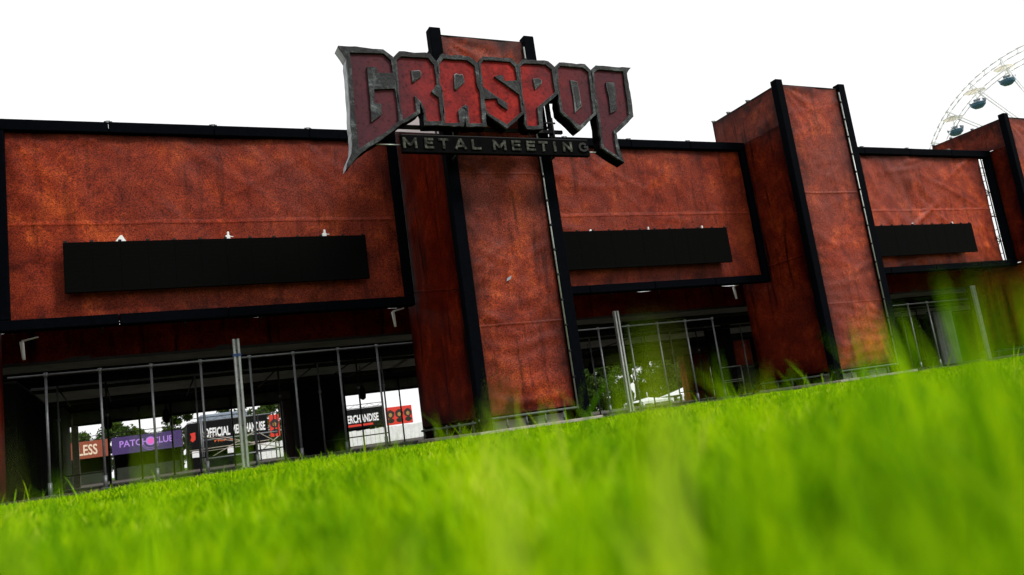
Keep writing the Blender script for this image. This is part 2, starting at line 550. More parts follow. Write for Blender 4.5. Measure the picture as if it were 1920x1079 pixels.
# ================================================================== gateway: printed sheets, towers, bays
def sheet(axis_, a0, a1, z0, z1, fixed, seed, amp=0.02, nx=48, nzv=36, seam=None, crease=0.0, outward=-1, corner=0.0, slope=0.0):
    """hanging vinyl sheet with real folds: axis_ 'x' runs along the facade at y=fixed, 'y' runs in depth at x=fixed"""
    vs, fs = [], []
    zz = list(np.linspace(z0, z1, nzv + 1))
    if seam:
        for s in seam:
            zz += [s - 0.03, s, s + 0.03]
    zz = sorted(zz)
    aa = np.linspace(a0, a1, nx + 1)
    hem = []
    rnd = random.Random(seed)
    wr = [(rnd.uniform(a0, a1), rnd.uniform(z0, z1), rnd.uniform(-0.9, 0.9), rnd.uniform(0.5, 1.6)) for _ in range(22)]
    for z in zz:
        for a in aa:
            u, v = (a - a0) / (a1 - a0), (z - z0) / (z1 - z0)
            edge = min(1.0, 6 * u, 6 * (1 - u)) * 0.75 + 0.25
            d = amp * 1.6 * noise.noise(Vector((a * 0.7, z * 0.55, seed)))
            d += amp * 0.7 * noise.noise(Vector((a * 2.3 + z * 0.9, z * 1.6, seed + 9)))
            for (wa, wz, sl_, ln) in wr:                      # single diagonal folds
                q = ((z - wz) - sl_ * (a - wa)) / 0.09
                if abs(q) < 3:
                    d += amp * 0.55 * math.exp(-q * q) * math.exp(-((a - wa) / ln) ** 2)
            if crease:
                low = max(0.0, 1 - v * 1.6)
                d += crease * low * math.sin(z * 17 + 2.5 * noise.noise(Vector((a * 0.8, z * 0.7, seed + 3))) * 3) * (0.4 + 0.6 * abs(noise.noise(Vector((a * 0.9, z * 2, 5.0 + seed)))))
            if corner:
                r_ = math.hypot(u * (a1 - a0), (1 - v) * (z1 - z0))
                th = math.atan2((1 - v) * (z1 - z0), u * (a1 - a0) + 1e-6)
                d += corner * math.exp(-r_ / 0.9) * math.sin(th * 16)
            d *= edge
            if seam and any(abs(z - s) < 0.005 for s in seam):
                d += 0.022
            p = d * outward
            hem.append(min(a - a0, a1 - a, (z - z0), z1 - z))
            zq = z0 + (z - z0) * (1 - slope * (1 - u))
            vs.append((a, fixed + p, zq) if axis_ == 'x' else (fixed + p, a, zq))
    n = len(aa)
    flip = (axis_ == 'x' and outward > 0) or (axis_ == 'y' and outward < 0)
    for j in range(len(zz) - 1):
        for i in range(n - 1):
            f = (j * n + i, j * n + i + 1, (j + 1) * n + i + 1, (j + 1) * n + i)
            fs.append(f[::-1] if flip else f)
    me = mesh(vs, fs, True)
    me.attributes.new('hem', 'FLOAT', 'POINT').data.foreach_set('value', hem)
    return me

CLAMP = None
def clamp_me():
    global CLAMP
    if CLAMP is None:
        bm = bmesh.new()
        bm_box(bm, -0.05, 0.05, -0.045, 0.045, -0.035, 0.035, 0.012)
        bm_tube(bm, (-0.09, 0, 0.02), (0.09, 0, 0.02), 0.014, 6)
        bm_tube(bm, (0.03, -0.08, 0.0), (0.03, 0.08, 0.03), 0.012, 6)
        CLAMP = bm_mesh(bm)
        CLAMP.materials.append(M['steel'])
    return CLAMP

def tower(label, x0, x1, yf, yb, zt, seed, front_mat, left_mat, upper_left=None, right_mat=None, split=None, base=True, open_back=False, low_mat=None):
    t = thing('gate_tower', label, 'tower', ((x0 + x1) / 2, (yf + yb) / 2, 0), 'towers of the festival gateway')
    pw, pd = 0.29, 0.20
    z0 = 0.40
    # black wrapped corner posts, standing proud of the sheet
    link('corner_post', box_me(x0, x0 + pw, yf - 0.06, yf + pd, 0.06, zt + 0.16, 0.015), M['black_cloth'], t)
    link('corner_post', box_me(x1 - pw, x1, yf - 0.06, yf + pd, 0.06, zt + 0.16, 0.015), M['black_cloth'], t)
    link('front_sheet', sheet('x', x0 + pw - 0.04, x1 - pw - 0.045, z0, zt, yf + 0.04, seed, 0.03, 40, 130, [2.45, 6.1], 0.022, -1, 0.03), front_mat, t, label='front sheet printed with speckled rust')
    zs = split if split else zt - 0.02
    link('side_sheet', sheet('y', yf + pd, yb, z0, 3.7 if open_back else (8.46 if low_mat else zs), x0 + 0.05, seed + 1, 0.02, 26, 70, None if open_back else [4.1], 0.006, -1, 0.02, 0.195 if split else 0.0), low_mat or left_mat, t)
    if low_mat and not open_back:  # split at the fascia top: painted corner shade below, less above
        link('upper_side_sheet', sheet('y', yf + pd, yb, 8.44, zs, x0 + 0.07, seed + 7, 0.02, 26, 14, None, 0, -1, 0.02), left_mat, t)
    if split:
        link('plain_side_sheet', sheet('y', yf + pd, yb, 6.9, zt - 0.3, x0 + 0.11, seed + 2, 0.012, 14, 8, None, 0, -1), upper_left, t, label='unprinted pale sheet at the top of the side')
    if open_back:
        link('side_sheet', sheet('y', yf + pd, 20.17, 3.72, 8.46, x0 + 0.05, seed + 6, 0.02, 14, 40, None, 0.004, -1, 0.0), low_mat or left_mat, t)
        link('back_sheet', sheet('x', x0 + 0.05, x1 - 0.05, 0.03, 3.7, yb, seed + 9, 0.02, 14, 20, None, 0, 1), M['drape'], t)
        link('upper_side_sheet', sheet('y', yf + pd, yb, 8.47, zs, x0 + 0.06, seed + 7, 0.02, 26, 14, None, 0, -1, 0.02), left_mat, t)
        link('inner_standard', tubes_me([((x0 + 0.4, yb - 0.1, 0.02), (x0 + 0.4, yb - 0.1, zt - 0.1), 0.024), ((x0 + 0.4, yb - 0.1, 6.2), (x0 + 0.4, yb - 1.6, 6.2), 0.02)]), M['dark_steel'], t)
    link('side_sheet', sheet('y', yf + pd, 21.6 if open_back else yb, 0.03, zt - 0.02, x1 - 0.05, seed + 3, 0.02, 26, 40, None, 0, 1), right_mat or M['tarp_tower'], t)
    link('back_sheet', sheet('x', x0 + 0.05, x1 - 0.05, 8.5 if open_back else 0.03, zt - 0.05, yb, seed + 4, 0.02, 14, 20, None, 0, 1), M['tarp_dark_shade'], t)
    # scaffold tube lacing the sheet to the right-hand post
    xt = x1 - pw - 0.022
    link('lacing_tube', tube_me((xt, yf - 0.03, 0.3), (xt, yf - 0.03, zt - 0.15), 0.021, 8), M['alu'], t)
    k = zt - 0.5
    while k > 0.6:
        link('clamp', box_clamp, None, t, (xt, yf - 0.035, k))
        k -= 0.62
    # top rails and their clamps
    link('top_rail', tube_me((x0 + pw, yf + 0.06, zt + 0.01), (x1 - pw, yf + 0.06, zt + 0.01), 0.024), M['dark_steel'], t)
    zr = zt - 0.3 if split else zs
    link('top_rail', tube_me((x0 + 0.07, yf + pd, zr), (x0 + 0.07, yb, zr), 0.024), M['dark_steel'], t)
    for yy in (yf + 1.4, yf + 2.4, yb - 0.05):
        if yy <= yb:
            link('clamp', clamp_me(), None, t, (x0 + 0.07, yy, (zt - 0.3 if split else zt - 0.02) + 0.05))
    if base:
        link('base_rail', tubes_me([((x0 - 0.02, yf - 0.02, 0.34), (x1 + 0.02, yf - 0.02, 0.34), 0.027)]), M['base_steel'], t)
        link('base_rail', tubes_me([((x0 + 0.02, yf + pd, 0.30), (x0 + 0.02, yb, 0.30), 0.027)]), M['base_steel'], t)
        link('base_beam', box_me(x0 - 0.15, x1 + 0.15, yf - 0.34, yf - 0.20, 0.012, 0.085, 0.01), M['timber'], t)
        link('base_beam', box_me(x0 - 0.12, x0 + 0.02, yf - 0.15, yb, 0.012, 0.085, 0.01), M['timber'], t)
        n = 6
        for i in range(n):
            xx = x0 + 0.2 + (x1 - x0 - 0.4) * i / (n - 1)
            link('jack_foot', foot_me, None, t, (xx, yf + 0.02, 0.0))
        for i in range(5):
            yy = yf + 0.5 + (yb - yf - 0.6) * i / 4
            link('jack_foot', foot_me, None, t, (x0 + 0.05, yy, 0.0))
        link('ballast_block', box_me(x0 + 0.5, x0 + 1.35, yf + 0.35, yf + 1.0, 0.012, 0.27, 0.03), M['concrete'], t)
        link('ballast_block', box_me(x1 - 1.25, x1 - 0.45, yf + 0.32, yf + 1.0, 0.012, 0.27, 0.03), M['concrete'], t)
    return t

bm = bmesh.new()
bm_box(bm, -0.034, 0.034, -0.03, 0.03, -0.03, 0.03, 0.01)
box_clamp = bm_mesh(bm)
box_clamp.materials.append(M['dark_steel'])
bm = bmesh.new()
bm_tube(bm, (0, 0, 0.02), (0, 0, 0.36), 0.024, 8)
bm_box(bm, -0.075, 0.075, -0.075, 0.075, 0.008, 0.022, 0.0)
bm_tube(bm, (0, 0, 0.14), (0, 0, 0.17), 0.045, 6)
foot_me = bm_mesh(bm)
foot_me.materials.append(M['base_steel'])

tower('tall rust-printed tower behind the big metal-rimmed lettering', 6.85, 9.68, 16.55, 20.65, 9.62, 11, M['tarp_tower'], M['tarp_dark_shade'], M['white_tarp'], None, 8.79)
tower('rust-printed tower between the second and third gateway openings', 19.30, 22.42, 18.04, 21.3, 9.78, 23, M['tarp_pale'], M['tarp_half_shade'], low_mat=M['tarp_side_shade'])
tower('rust-printed tower cut off by the right edge of the photo', 32.50, 35.6, 19.04, 22.35, 9.62, 37, M['tarp_pale'], M['tarp_half_shade'], open_back=True, low_mat=M['tarp_side_shade'])
tower('tower at the far left edge, only its dark brown side showing', -5.4, -2.58, 16.9, 21.0, 9.6, 41, M['tarp_tower'], M['tarp_dark_shade'], right_mat=M['tarp_dark_shade'])

tw = [o for o in bpy.data.objects if o.get('label', '').startswith('tall rust-printed tower')][0]
link('repair_patch', mesh([(7.98, 16.53, 3.44), (8.10, 16.53, 3.50), (8.13, 16.53, 3.58), (8.01, 16.53, 3.52)], [(0, 1, 2, 3)]), M['bluegrey'], tw, label='small grey patch taped to the front sheet')

def bay(label, x0, x1, seed, mat, amp, gap=0.0):
    """printed fascia above one opening, in a frame of black wrapped beams"""
    y = 20.0
    t = thing('fascia_wall', label, 'facade', ((x0 + x1) / 2, y, 0), 'printed fascias over the gateway openings')
    zb, zt = 3.60, 8.46
    bt, bb = 0.27, 0.24
    link('fascia_sheet', sheet('x', x0 + 0.12, x1 - 0.12 - gap, zb + 0.1, zt - 0.1, y, seed, amp, 110, 64, [6.0], 0.004, -1, 0.045), mat, t, label='sheet printed with orange and brown rust')
    # beams made of several lengths, wrapped in black cloth
    n = 4
    for i in range(n):
        a = x0 + (x1 - x0) * i / n
        b = x0 + (x1 - x0) * (i + 1) / n
        link('top_beam', box_me(a + 0.004, b - 0.004, y - 0.16, y + 0.14, zt - bt, zt + 0.006 * (i % 2), 0.02), M['black_cloth'], t)
        link('bottom_beam', box_me(a + 0.004, b - 0.004, y - 0.16, y + 0.14, zb - 0.006 * (i % 2), zb + bb, 0.02), M['black_cloth'], t)
        if i:
            link('beam_clamp', clamp_me(), None, t, (a, y - 0.05, zt + 0.03))
    link('side_post', box_me(x0, x0 + 0.24, y - 0.15, y + 0.13, zb + 0.004 + bb, zt - bt - 0.004, 0.02), M['black_cloth'], t)
    link('side_post', box_me(x1 - 0.24, x1, y - 0.15, y + 0.13, zb + 0.004 + bb, zt - bt - 0.004, 0.02), M['black_cloth'], t)
    # scaffold standing behind the sheet: standards, ledgers and braces
    st = []
    nx = max(3, int((x1 - x0) / 1.8))
    for i in range(nx + 1):
        xx = x0 + 0.15 + (x1 - x0 - 0.3) * i / nx
        for yy in (y + 0.22, y + 0.95):
            link('scaffold_standard', tube_me((xx, yy, zb), (xx, yy, zt + 0.02), 0.024, 7), M['dark_steel'], t)
    for zz in (zb + 0.1, 4.7, 5.75, 6.8, 7.85):
        link('scaffold_ledger', tube_me((x0, y + 0.22, zz), (x1, y + 0.22, zz), 0.022), M['dark_steel'], t)
        link('scaffold_ledger', tube_me((x0, y + 0.95, zz + 0.05), (x1, y + 0.95, zz + 0.05), 0.022), M['dark_steel'], t)
    for i in range(nx + 1):
        xx = x0 + 0.15 + (x1 - x0 - 0.3) * i / nx
        lst = []
        for q, zz in enumerate((zb + 0.1, 4.7, 5.75, 6.8)):
            a, b = (y + 0.22, y + 0.95) if q % 2 else (y + 0.95, y + 0.22)
            lst.append(((xx, a, zz), (xx, b, zz + 1.05), 0.017))
            lst.append(((xx, y + 0.22, zz + 0.5), (xx, y + 0.95, zz + 0.5), 0.017))
        for p_, q_, r_ in lst:
            link('scaffold_brace', tube_me(p_, q_, r_, 6), M['steel'], t)
    return t

bay('wide rust-printed fascia at the left, above the largest opening', -2.56, 6.84, 5, M['tarp'], 0.034)
bay('rust-printed fascia in the middle, between the two printed towers', 9.9, 19.28, 8, M['tarp'], 0.034)
bay('pale creased rust-printed fascia at the right, torn loose from its post', 22.6, 32.46, 15, M['tarp_pale'], 0.075, 0.55)

# ------------------------------------------------------------------ LED strips
def led(label, x0, x1, z0, z1, n):
    y = 19.62
    t = thing('led_screen', label, 'screen', ((x0 + x1) / 2, y, z0), 'black display strips on the fascias')
    wdt = (x1 - x0) / n
    bm = bmesh.new()
    bm_box(bm, 0.0006, wdt - 0.0006, 0, 0.10, 0, z1 - z0, 0.004)
    for k in range(1, 12):                                   # louvre ribs of the pixel strips
        zz = (z1 - z0) * k / 12
        bm_box(bm, 0.004, wdt - 0.004, -0.002, 0.0, zz - 0.004, zz + 0.004)
    me = bm_mesh(bm)
    me.materials.append(M['led'])
    rnd = random.Random(int(x0 * 10))
    for i in range(n):
        link('display_module', me, None, t, (x0 + i * wdt, y + rnd.uniform(-0.002, 0.002), z0))
    link('back_frame', box_me(x0 + 0.1, x1 - 0.1, y + 0.11, y + 0.2, z0 + 0.1, z1 - 0.1, 0.0), M['dark_steel'], t)
    for i in range(n + 1):
        link('module_lock', box_clamp, None, t, (x0 + min(max(i * wdt, 0.05), x1 - x0 - 0.05), y + 0.05, z1 + 0.02))
    for k in range(3):
        xx = x0 + (x1 - x0) * (0.17 + 0.34 * k)
        bm = bmesh.new()
        if k == 0:
            vs = [bm.verts.new(p) for p in [(xx - 0.13, y + 0.08, z1), (xx + 0.12, y + 0.08, z1), (xx + 0.03, y + 0.08, z1 + 0.16), (xx - 0.01, y + 0.08, z1 + 0.16)]]
            f = bm.faces.new(vs)
            ex = bmesh.ops.extrude_face_region(bm, geom=[f])
            for v in ex['geom']:
                if isinstance(v, bmesh.types.BMVert):
                    v.co.y += 0.03
        else:
            bm_box(bm, xx - 0.06, xx + 0.05, y + 0.07, y + 0.12, z1, z1 + 0.10, 0.01)
            bm_box(bm, xx - 0.02, xx + 0.03, y + 0.07, y + 0.13, z1 + 0.08, z1 + 0.19, 0.01)
            bm_tube(bm, (xx, y + 0.08, z1 + 0.07), (xx + 0.12, y + 0.08, z1 + 0.06), 0.012, 6)
        ob = link('sky_hole_patch', bm_mesh(bm), M['white_paint'], t)  # white piece standing in for sky showing through a hole in the sheet
        if x0 > 5:                                            # only their tips show above the smaller strips
            ob.location.z -= 0.09
    return t
led('widest black display strip, on the left fascia', -1.25, 5.62, 4.33, 5.48, 12)
led('black display strip on the middle fascia', 11.45, 17.60, 4.28, 5.43, 11)
led('black display strip on the creased right-hand fascia', 23.2, 29.82, 4.2, 5.34, 12)

LETTERS=[
 ('G',
   [(4.335, 8.61), (4.474, 8.61), (5.33, 8.606), (5.537, 8.449), (5.541, 8.029), (5.534, 7.697), (5.534, 6.979), (5.56, 6.885), (5.062, 6.507), (4.579, 6.193), (4.236, 5.841), (4.407, 6.331), (4.459, 7.341), (4.495, 8.329)] ,
   [(4.572, 8.475), (5.334, 8.512), (5.483, 8.359), (5.486, 8.062), (5.144, 8.039), (5.135, 8.167), (4.921, 8.167), (4.916, 7.868), (4.903, 7.364), (4.879, 6.894), (5.127, 7.08), (5.14, 7.317), (4.998, 7.325), (5.02, 7.652), (5.493, 7.694), (5.51, 7.395), (5.49, 6.933), (5.166, 6.671), (4.539, 6.283), (4.541, 6.997), (4.57, 7.787)] ,
   [] ),
 ('R',
   [(5.552, 8.45), (5.696, 8.596), (6.422, 8.602), (6.561, 8.41), (6.547, 7.896), (6.594, 7.79), (6.556, 6.96), (6.505, 6.873), (6.09, 6.867), (6.102, 7.153), (6.038, 7.407), (6.005, 7.143), (5.567, 6.892), (5.54, 6.98), (5.54, 7.697), (5.547, 8.03)] ,
   [(5.611, 8.375), (5.727, 8.476), (6.362, 8.488), (6.488, 8.326), (6.49, 7.861), (6.333, 7.667), (6.5, 7.538), (6.487, 6.972), (6.143, 6.959), (6.129, 7.245), (6.074, 7.409), (5.927, 7.553), (5.933, 7.191), (5.591, 6.967), (5.569, 7.398), (5.595, 7.912)] ,
   [[(5.926, 8.153), (6.125, 8.183), (6.163, 8.117), (6.145, 8.024), (5.951, 7.868), (5.924, 7.887)]] ),
 ('A',
   [(6.567, 8.41), (6.702, 8.609), (7.381, 8.599), (7.585, 8.439), (7.565, 7.912), (7.607, 7.819), (7.618, 7.315), (7.585, 6.885), (7.077, 6.866), (7.093, 7.275), (7.008, 6.864), (6.513, 6.867), (6.562, 6.96), (6.601, 7.791), (6.553, 7.896)] ,
   [(6.617, 8.367), (6.734, 8.501), (7.319, 8.499), (7.487, 8.368), (7.482, 7.875), (7.529, 7.751), (7.488, 6.965), (7.157, 6.946), (7.183, 7.357), (7.119, 7.4), (6.926, 7.252), (6.927, 6.959), (6.581, 6.937), (6.609, 7.667), (6.556, 7.85)] ,
   [[(6.944, 8.124), (7.003, 8.166), (7.079, 8.139), (7.16, 8.154), (7.188, 8.062), (7.179, 7.951), (6.948, 7.755), (6.919, 7.778)]] ),
 ('S',
   [(7.606, 8.47), (7.716, 8.627), (8.476, 8.638), (8.616, 8.485), (8.592, 8.067), (8.589, 7.708), (8.589, 7.247), (8.091, 6.855), (7.628, 7.185), (7.614, 7.248), (7.573, 7.652), (7.573, 7.944)] ,
   [(7.651, 8.444), (7.734, 8.539), (8.425, 8.547), (8.541, 8.425), (8.534, 8.079), (8.256, 8.046), (8.181, 8.056), (8.191, 8.185), (8.077, 8.183), (7.958, 8.146), (8.297, 7.906), (8.541, 7.72), (8.534, 7.289), (8.108, 6.963), (7.678, 7.216), (7.624, 7.321), (7.615, 7.567), (7.945, 7.599), (7.958, 7.482), (8.178, 7.326), (8.188, 7.494), (7.881, 7.684), (7.629, 7.874), (7.638, 8.124)] ,
   [] ),
 ('P',
   [(8.622, 8.486), (8.767, 8.624), (9.461, 8.64), (9.633, 8.488), (9.596, 8.07), (9.598, 7.809), (9.107, 7.42), (9.039, 6.888), (8.608, 6.867), (8.559, 6.995), (8.596, 7.247), (8.596, 7.708), (8.598, 8.068)] ,
   [(8.676, 8.444), (8.784, 8.534), (9.381, 8.547), (9.533, 8.42), (9.518, 8.034), (9.526, 7.845), (8.974, 7.429), (8.947, 6.965), (8.632, 6.945), (8.647, 7.235), (8.624, 7.71)] ,
   [[(8.98, 8.159), (9.129, 8.193), (9.216, 8.131), (9.194, 8.039), (8.998, 7.875)]] ),
 ('O',
   [(9.64, 8.489), (9.763, 8.631), (10.499, 8.645), (10.652, 8.482), (10.624, 8.039), (10.597, 7.506), (10.596, 7.314), (10.051, 6.869), (9.587, 7.337), (9.606, 7.703), (9.605, 7.81), (9.603, 8.07)] ,
   [(9.7, 8.453), (9.792, 8.546), (10.431, 8.546), (10.574, 8.429), (10.549, 8.003), (10.528, 7.503), (10.515, 7.338), (10.074, 6.998), (9.662, 7.355), (9.658, 7.889)] ,
   [[(10.015, 8.195), (10.205, 8.17), (10.224, 7.953), (10.226, 7.52), (10.0, 7.34), (10.028, 7.787)]] ),
 ('P',
   [(10.659, 8.483), (10.806, 8.626), (11.729, 8.638), (11.867, 8.639), (11.716, 8.475), (11.717, 8.201), (11.713, 7.72), (11.687, 7.304), (11.092, 6.842), (11.103, 6.44), (11.183, 6.072), (10.581, 6.443), (10.601, 6.888), (10.603, 7.314), (10.604, 7.507), (10.631, 8.04)] ,
   [(10.726, 8.434), (10.856, 8.519), (11.617, 8.524), (11.589, 8.193), (11.586, 7.745), (11.557, 7.337), (11.02, 6.902), (11.003, 6.499), (11.046, 6.229), (10.653, 6.466), (10.669, 6.89), (10.691, 7.573), (10.685, 8.011)] ,
   [[(11.033, 8.19), (11.272, 8.205), (11.271, 7.919), (11.229, 7.474), (11.027, 7.37), (11.046, 7.843)]] ),
]
SUB= [('M', 5.529, 5.84), ('E', 6.017, 6.227), ('T', 6.354, 6.582), ('A', 6.721, 7.016), ('L', 7.141, 7.363), ('M', 7.671, 7.993), ('E', 8.144, 8.377), ('E', 8.523, 8.751), ('T', 8.851, 9.089), ('I', 9.239, 9.313), ('N', 9.498, 9.746), ('G', 9.924, 10.184)]

# ================================================================== the lettering
YS = 15.6
def rough_poly(p, seed, amp=0.012, step=0.11):
    """subdivide an outline and chip it a little"""
    out = []
    n = len(p)
    for i in range(n):
        a, b = Vector(p[i]), Vector(p[(i + 1) % n])
        L = (b - a).length
        k = max(1, int(L / step))
        nn = Vector((-(b - a).y, (b - a).x)) / max(L, 1e-6)
        for j in range(k):
            q = a.lerp(b, j / k)
            if j:
                d = amp * noise.noise(Vector((q.x * 6, q.y * 6, 0.5))) * 2 + amp * 0.8 * noise.noise(Vector((q.x * 17, q.y * 17, 2.5)))
                q = q + nn * d
            out.append((q.x, q.y))
    return out

def prism(outer, holes, y0, y1, bev=0.0, side_mat=None):
    loops = [[Vector((x, z, 0)) for x, z in outer]] + [[Vector((x, z, 0)) for x, z in h] for h in holes]
    flat = [v for l in loops for v in l]
    tris = tessellate_polygon(loops)
    bm = bmesh.new()
    f0 = [bm.verts.new((v.x, y0, v.y)) for v in flat]
    f1 = [bm.verts.new((v.x, y1, v.y)) for v in flat]
    for a, b, c in tris:
        if len({a, b, c}) == 3:
            try:
                bm.faces.new((f0[a], f0[b], f0[c]))
                bm.faces.new((f1[c], f1[b], f1[a]))
            except ValueError:
                pass
    s = 0
    rim = []
    for l in loops:
        n = len(l)
        for i in range(n):
            a, b = s + i, s + (i + 1) % n
            f = bm.faces.new((f0[a], f0[b], f1[b], f1[a]))
            rim.append(f)
        s += n
    bmesh.ops.recalc_face_normals(bm, faces=bm.faces)
    if side_mat:
        for f in bm.faces:
            if f.normal.x < -0.8:
                f.material_index = 1
    if bev > 0:
        es = [e for e in bm.edges if len(e.link_faces) == 2 and all(abs(v.co.y - y0) < 1e-6 for v in e.verts) and abs(e.link_faces[0].normal.dot(e.link_faces[1].normal)) < 0.3]
        bmesh.ops.bevel(bm, geom=es, offset=bev, segments=1, affect='EDGES', clamp_overlap=True)
        for f in bm.faces:
            if -0.97 < f.normal.y < -0.2:
                f.material_index = 1
    me = bpy.data.meshes.new('m')
    bm.to_mesh(me)
    bm.free()
    return me

sign = thing('lettering_sign', 'giant angular red letters with worn grey metal rims, fixed to the tall tower', 'sign', (7.7, YS, 6.0))
for i, (ch, outer, inner, isl) in enumerate(LETTERS):
    oy = 0.004 * (i % 2)
    ro = rough_poly(outer, i)
    ri = rough_poly(inner, i + 20, 0.006)
    body = link('letter', prism(ro, [], YS + 0.075 + oy, YS + 0.36 + oy, 0.0, True), [M['sign_side'], M['side_grey'] if i == 0 else M['sign_side']], sign, label='block letter ' + ch + ' with red face and grey rim')
    # red face, a hair in front of the body
    link('red_face', prism(ri, [], YS + 0.062 + oy, YS + 0.0745 + oy), M['red'], body)
    link('metal_rim', prism(ro, [ri], YS + oy, YS + 0.074 + oy, 0.028), [M['metal'], M['metal_edge']], body)
    for q in isl:
        link('raised_counter', prism(rough_poly(q, 3, 0.008), [], YS + 0.0 + oy, YS + 0.0615 + oy, 0.025), [M['metal'], M['metal_edge']], body)
# steel carrying frame between letters and tower
for z in (6.95, 7.75):
    link('carrying_beam', box_me(4.95, 9.8, YS + 0.40, YS + 0.48, z, z + 0.08, 0.0), M['dark_steel'], sign)
for x in (7.0, 9.55):
    link('carrying_post', box_me(x - 0.05, x + 0.05, YS + 0.49, YS + 0.57, 6.42, 8.3, 0.0), M['dark_steel'], sign)
    for z in (6.4, 7.2, 8.1):
        link('stand_off', tube_me((x, YS + 0.57, z), (x, 16.48, z), 0.03), M['dark_steel'], sign)
for p_, q_, r_ in [((9.42, YS + 0.2, 6.55), (9.42, YS + 0.2, 7.25), 0.028), ((9.18, YS + 0.2, 7.12), (9.5, YS + 0.2, 7.12), 0.024), ((6.4, YS + 0.2, 6.6), (6.4, YS + 0.2, 6.95), 0.022), ((8.75, YS + 0.2, 6.6), (8.75, YS + 0.2, 7.0), 0.022)]:
    link('hanger', tube_me(p_, q_, r_), M['dark_steel'], sign)
for p_, q_, r_ in [((4.95, YS + 0.1, 6.43), (5.52, YS + 0.1, 6.43), 0.014), ((10.2, YS + 0.1, 6.36), (10.45, YS + 0.1, 6.36), 0.02)]:
    link('tie_rod', tube_me(p_, q_, r_), M['alu'], sign)

board = thing('sign_board', 'narrow black board with weathered capitals hanging below the giant red letters', 'sign', (7.9, YS, 6.24))
link('backing', box_me(5.50, 10.24, YS + 0.02, YS + 0.14, 6.235, 6.635, 0.012), M['sign_side'], board)
link('edge_strip', box_me(5.52, 10.22, YS + 0.03, YS + 0.12, 6.64, 6.655, 0.0), M['dark_steel'], board)

def stroke_letter(ch, x0, x1, z0, z1, y, s=0.052):
    w_, h_ = x1 - x0, z1 - z0
    bm = bmesh.new()
    def bar(a, b, sw=s):
        ax, az, bx, bz = x0 + a[0] * w_, z0 + a[1] * h_, x0 + b[0] * w_, z0 + b[1] * h_
        d = Vector((bx - ax, bz - az))
        n = Vector((-d.y, d.x)).normalized() * sw / 2
        pts = [(ax + n.x, az + n.y), (bx + n.x, bz + n.y), (bx - n.x, bz - n.y), (ax - n.x, az - n.y)]
        k = len(bm.faces) * 0.0002
        f0 = [bm.verts.new((p[0], y - k, p[1])) for p in pts]
        f1 = [bm.verts.new((p[0], y + 0.035, p[1])) for p in pts]
        bm.faces.new(f0)
        bm.faces.new(f1[::-1])
        for i in range(4):
            bm.faces.new((f0[i], f0[(i + 1) % 4], f1[(i + 1) % 4], f1[i]))
    e = s / 2 / w_
    v = s / 2 / h_
    if ch == 'M':
        for a, b in [((e, 0), (e, 1)), ((1 - e, 0), (1 - e, 1)), ((e, 1 - v), (0.5, 0.25)), ((0.5, 0.25), (1 - e, 1 - v))]:
            bar(a, b)
    elif ch == 'E':
        for a, b in [((e, 0), (e, 1)), ((0, v), (1, v)), ((0, 1 - v), (1, 1 - v)), ((0, 0.52), (0.9, 0.52))]:
            bar(a, b)
    elif ch == 'T':
        bar((0.5, 0), (0.5, 1))
        bar((0, 1 - v), (1, 1 - v))
    elif ch == 'A':
        bar((e, 0), (0.5, 1))
        bar((1 - e, 0), (0.5, 1))
        bar((0.2, 0.3), (0.8, 0.3))
    elif ch == 'L':
        bar((e, 0), (e, 1))
        bar((0, v), (1, v))
    elif ch == 'I':
        bar((0.5, 0), (0.5, 1), s * 1.15)
    elif ch == 'N':
        bar((e, 0), (e, 1))
        bar((1 - e, 0), (1 - e, 1))
        bar((e, 1 - v), (1 - e, v))
    elif ch == 'G':
        n = 12
        pts = [(0.5 + (0.5 - e) * math.cos(R(40 + 275 * i / n)), 0.5 + (0.5 - v) * math.sin(R(40 + 275 * i / n))) for i in range(n + 1)]
        for i in range(n):
            bar(pts[i], pts[i + 1])
        bar((1 - e, 0.16), (1 - e, 0.5))
        bar((0.55, 0.5), (1, 0.5))
    return bm_mesh(bm)
for ch, a, b in SUB:
    link('letter', stroke_letter(ch, a, b, 6.325, 6.565, YS - 0.012), M['letter'] if ch != 'G' else M['dark_steel'], board, label='weathered capital ' + ch)

# ================================================================== under the gateway
def pt(x, y, z):
    return Vector((x, y, z))

post_cache = {}
def fence(label, y, xs, ztop, x0, x1, mat, group, foot=True, r=0.03):
    t = thing('scaffold_railing', label, 'railing', ((x0 + x1) / 2, y, 0), group)
    link('top_rail', tube_me((x0, y, ztop), (x1, y, ztop), 0.024, 8), mat, t)
    key = (round(ztop, 2), r, mat.name, foot)
    if key not in post_cache:
        bm = bmesh.new()
        bm_tube(bm, (0, 0, 0.03), (0, 0, ztop - 0.0), r, 9)
        if foot:
            bm_tube(bm, (0, 0, 0.02), (0, 0, 0.30), r * 1.55, 9)
            bm_box(bm, -0.09, 0.09, -0.09, 0.09, 0.008, 0.02)
        bm_tube(bm, (0, 0, ztop - 0.06), (0, 0, ztop + 0.05), r * 1.5, 8)
        post_cache[key] = bm_mesh(bm)
        post_cache[key].materials.append(mat)
    for x in xs:
        link('post', post_cache[key], None, t, (x, y, 0))
    return t

fence('row of steel posts under a long rail, across the left opening', 21.5, [-1.84, -0.71, 0.41, 1.55, 2.74, 3.85, 5.04, 6.12, 7.25], 2.79, -2.6, 7.6, M['steel'], 'railings across the openings')
fence('row of steel posts under a rail, across the middle opening', 21.5, [11.1, 12.2, 13.33, 14.47, 15.61, 16.75, 17.9], 2.72, 10.0, 17.95, M['steel'], 'railings across the openings')
fence('two steel posts under a rail, across the right opening', 21.5, [25.4, 26.5, 27.64, 28.77], 2.6, 22.5, 31.3, M['steel'], 'railings across the openings')

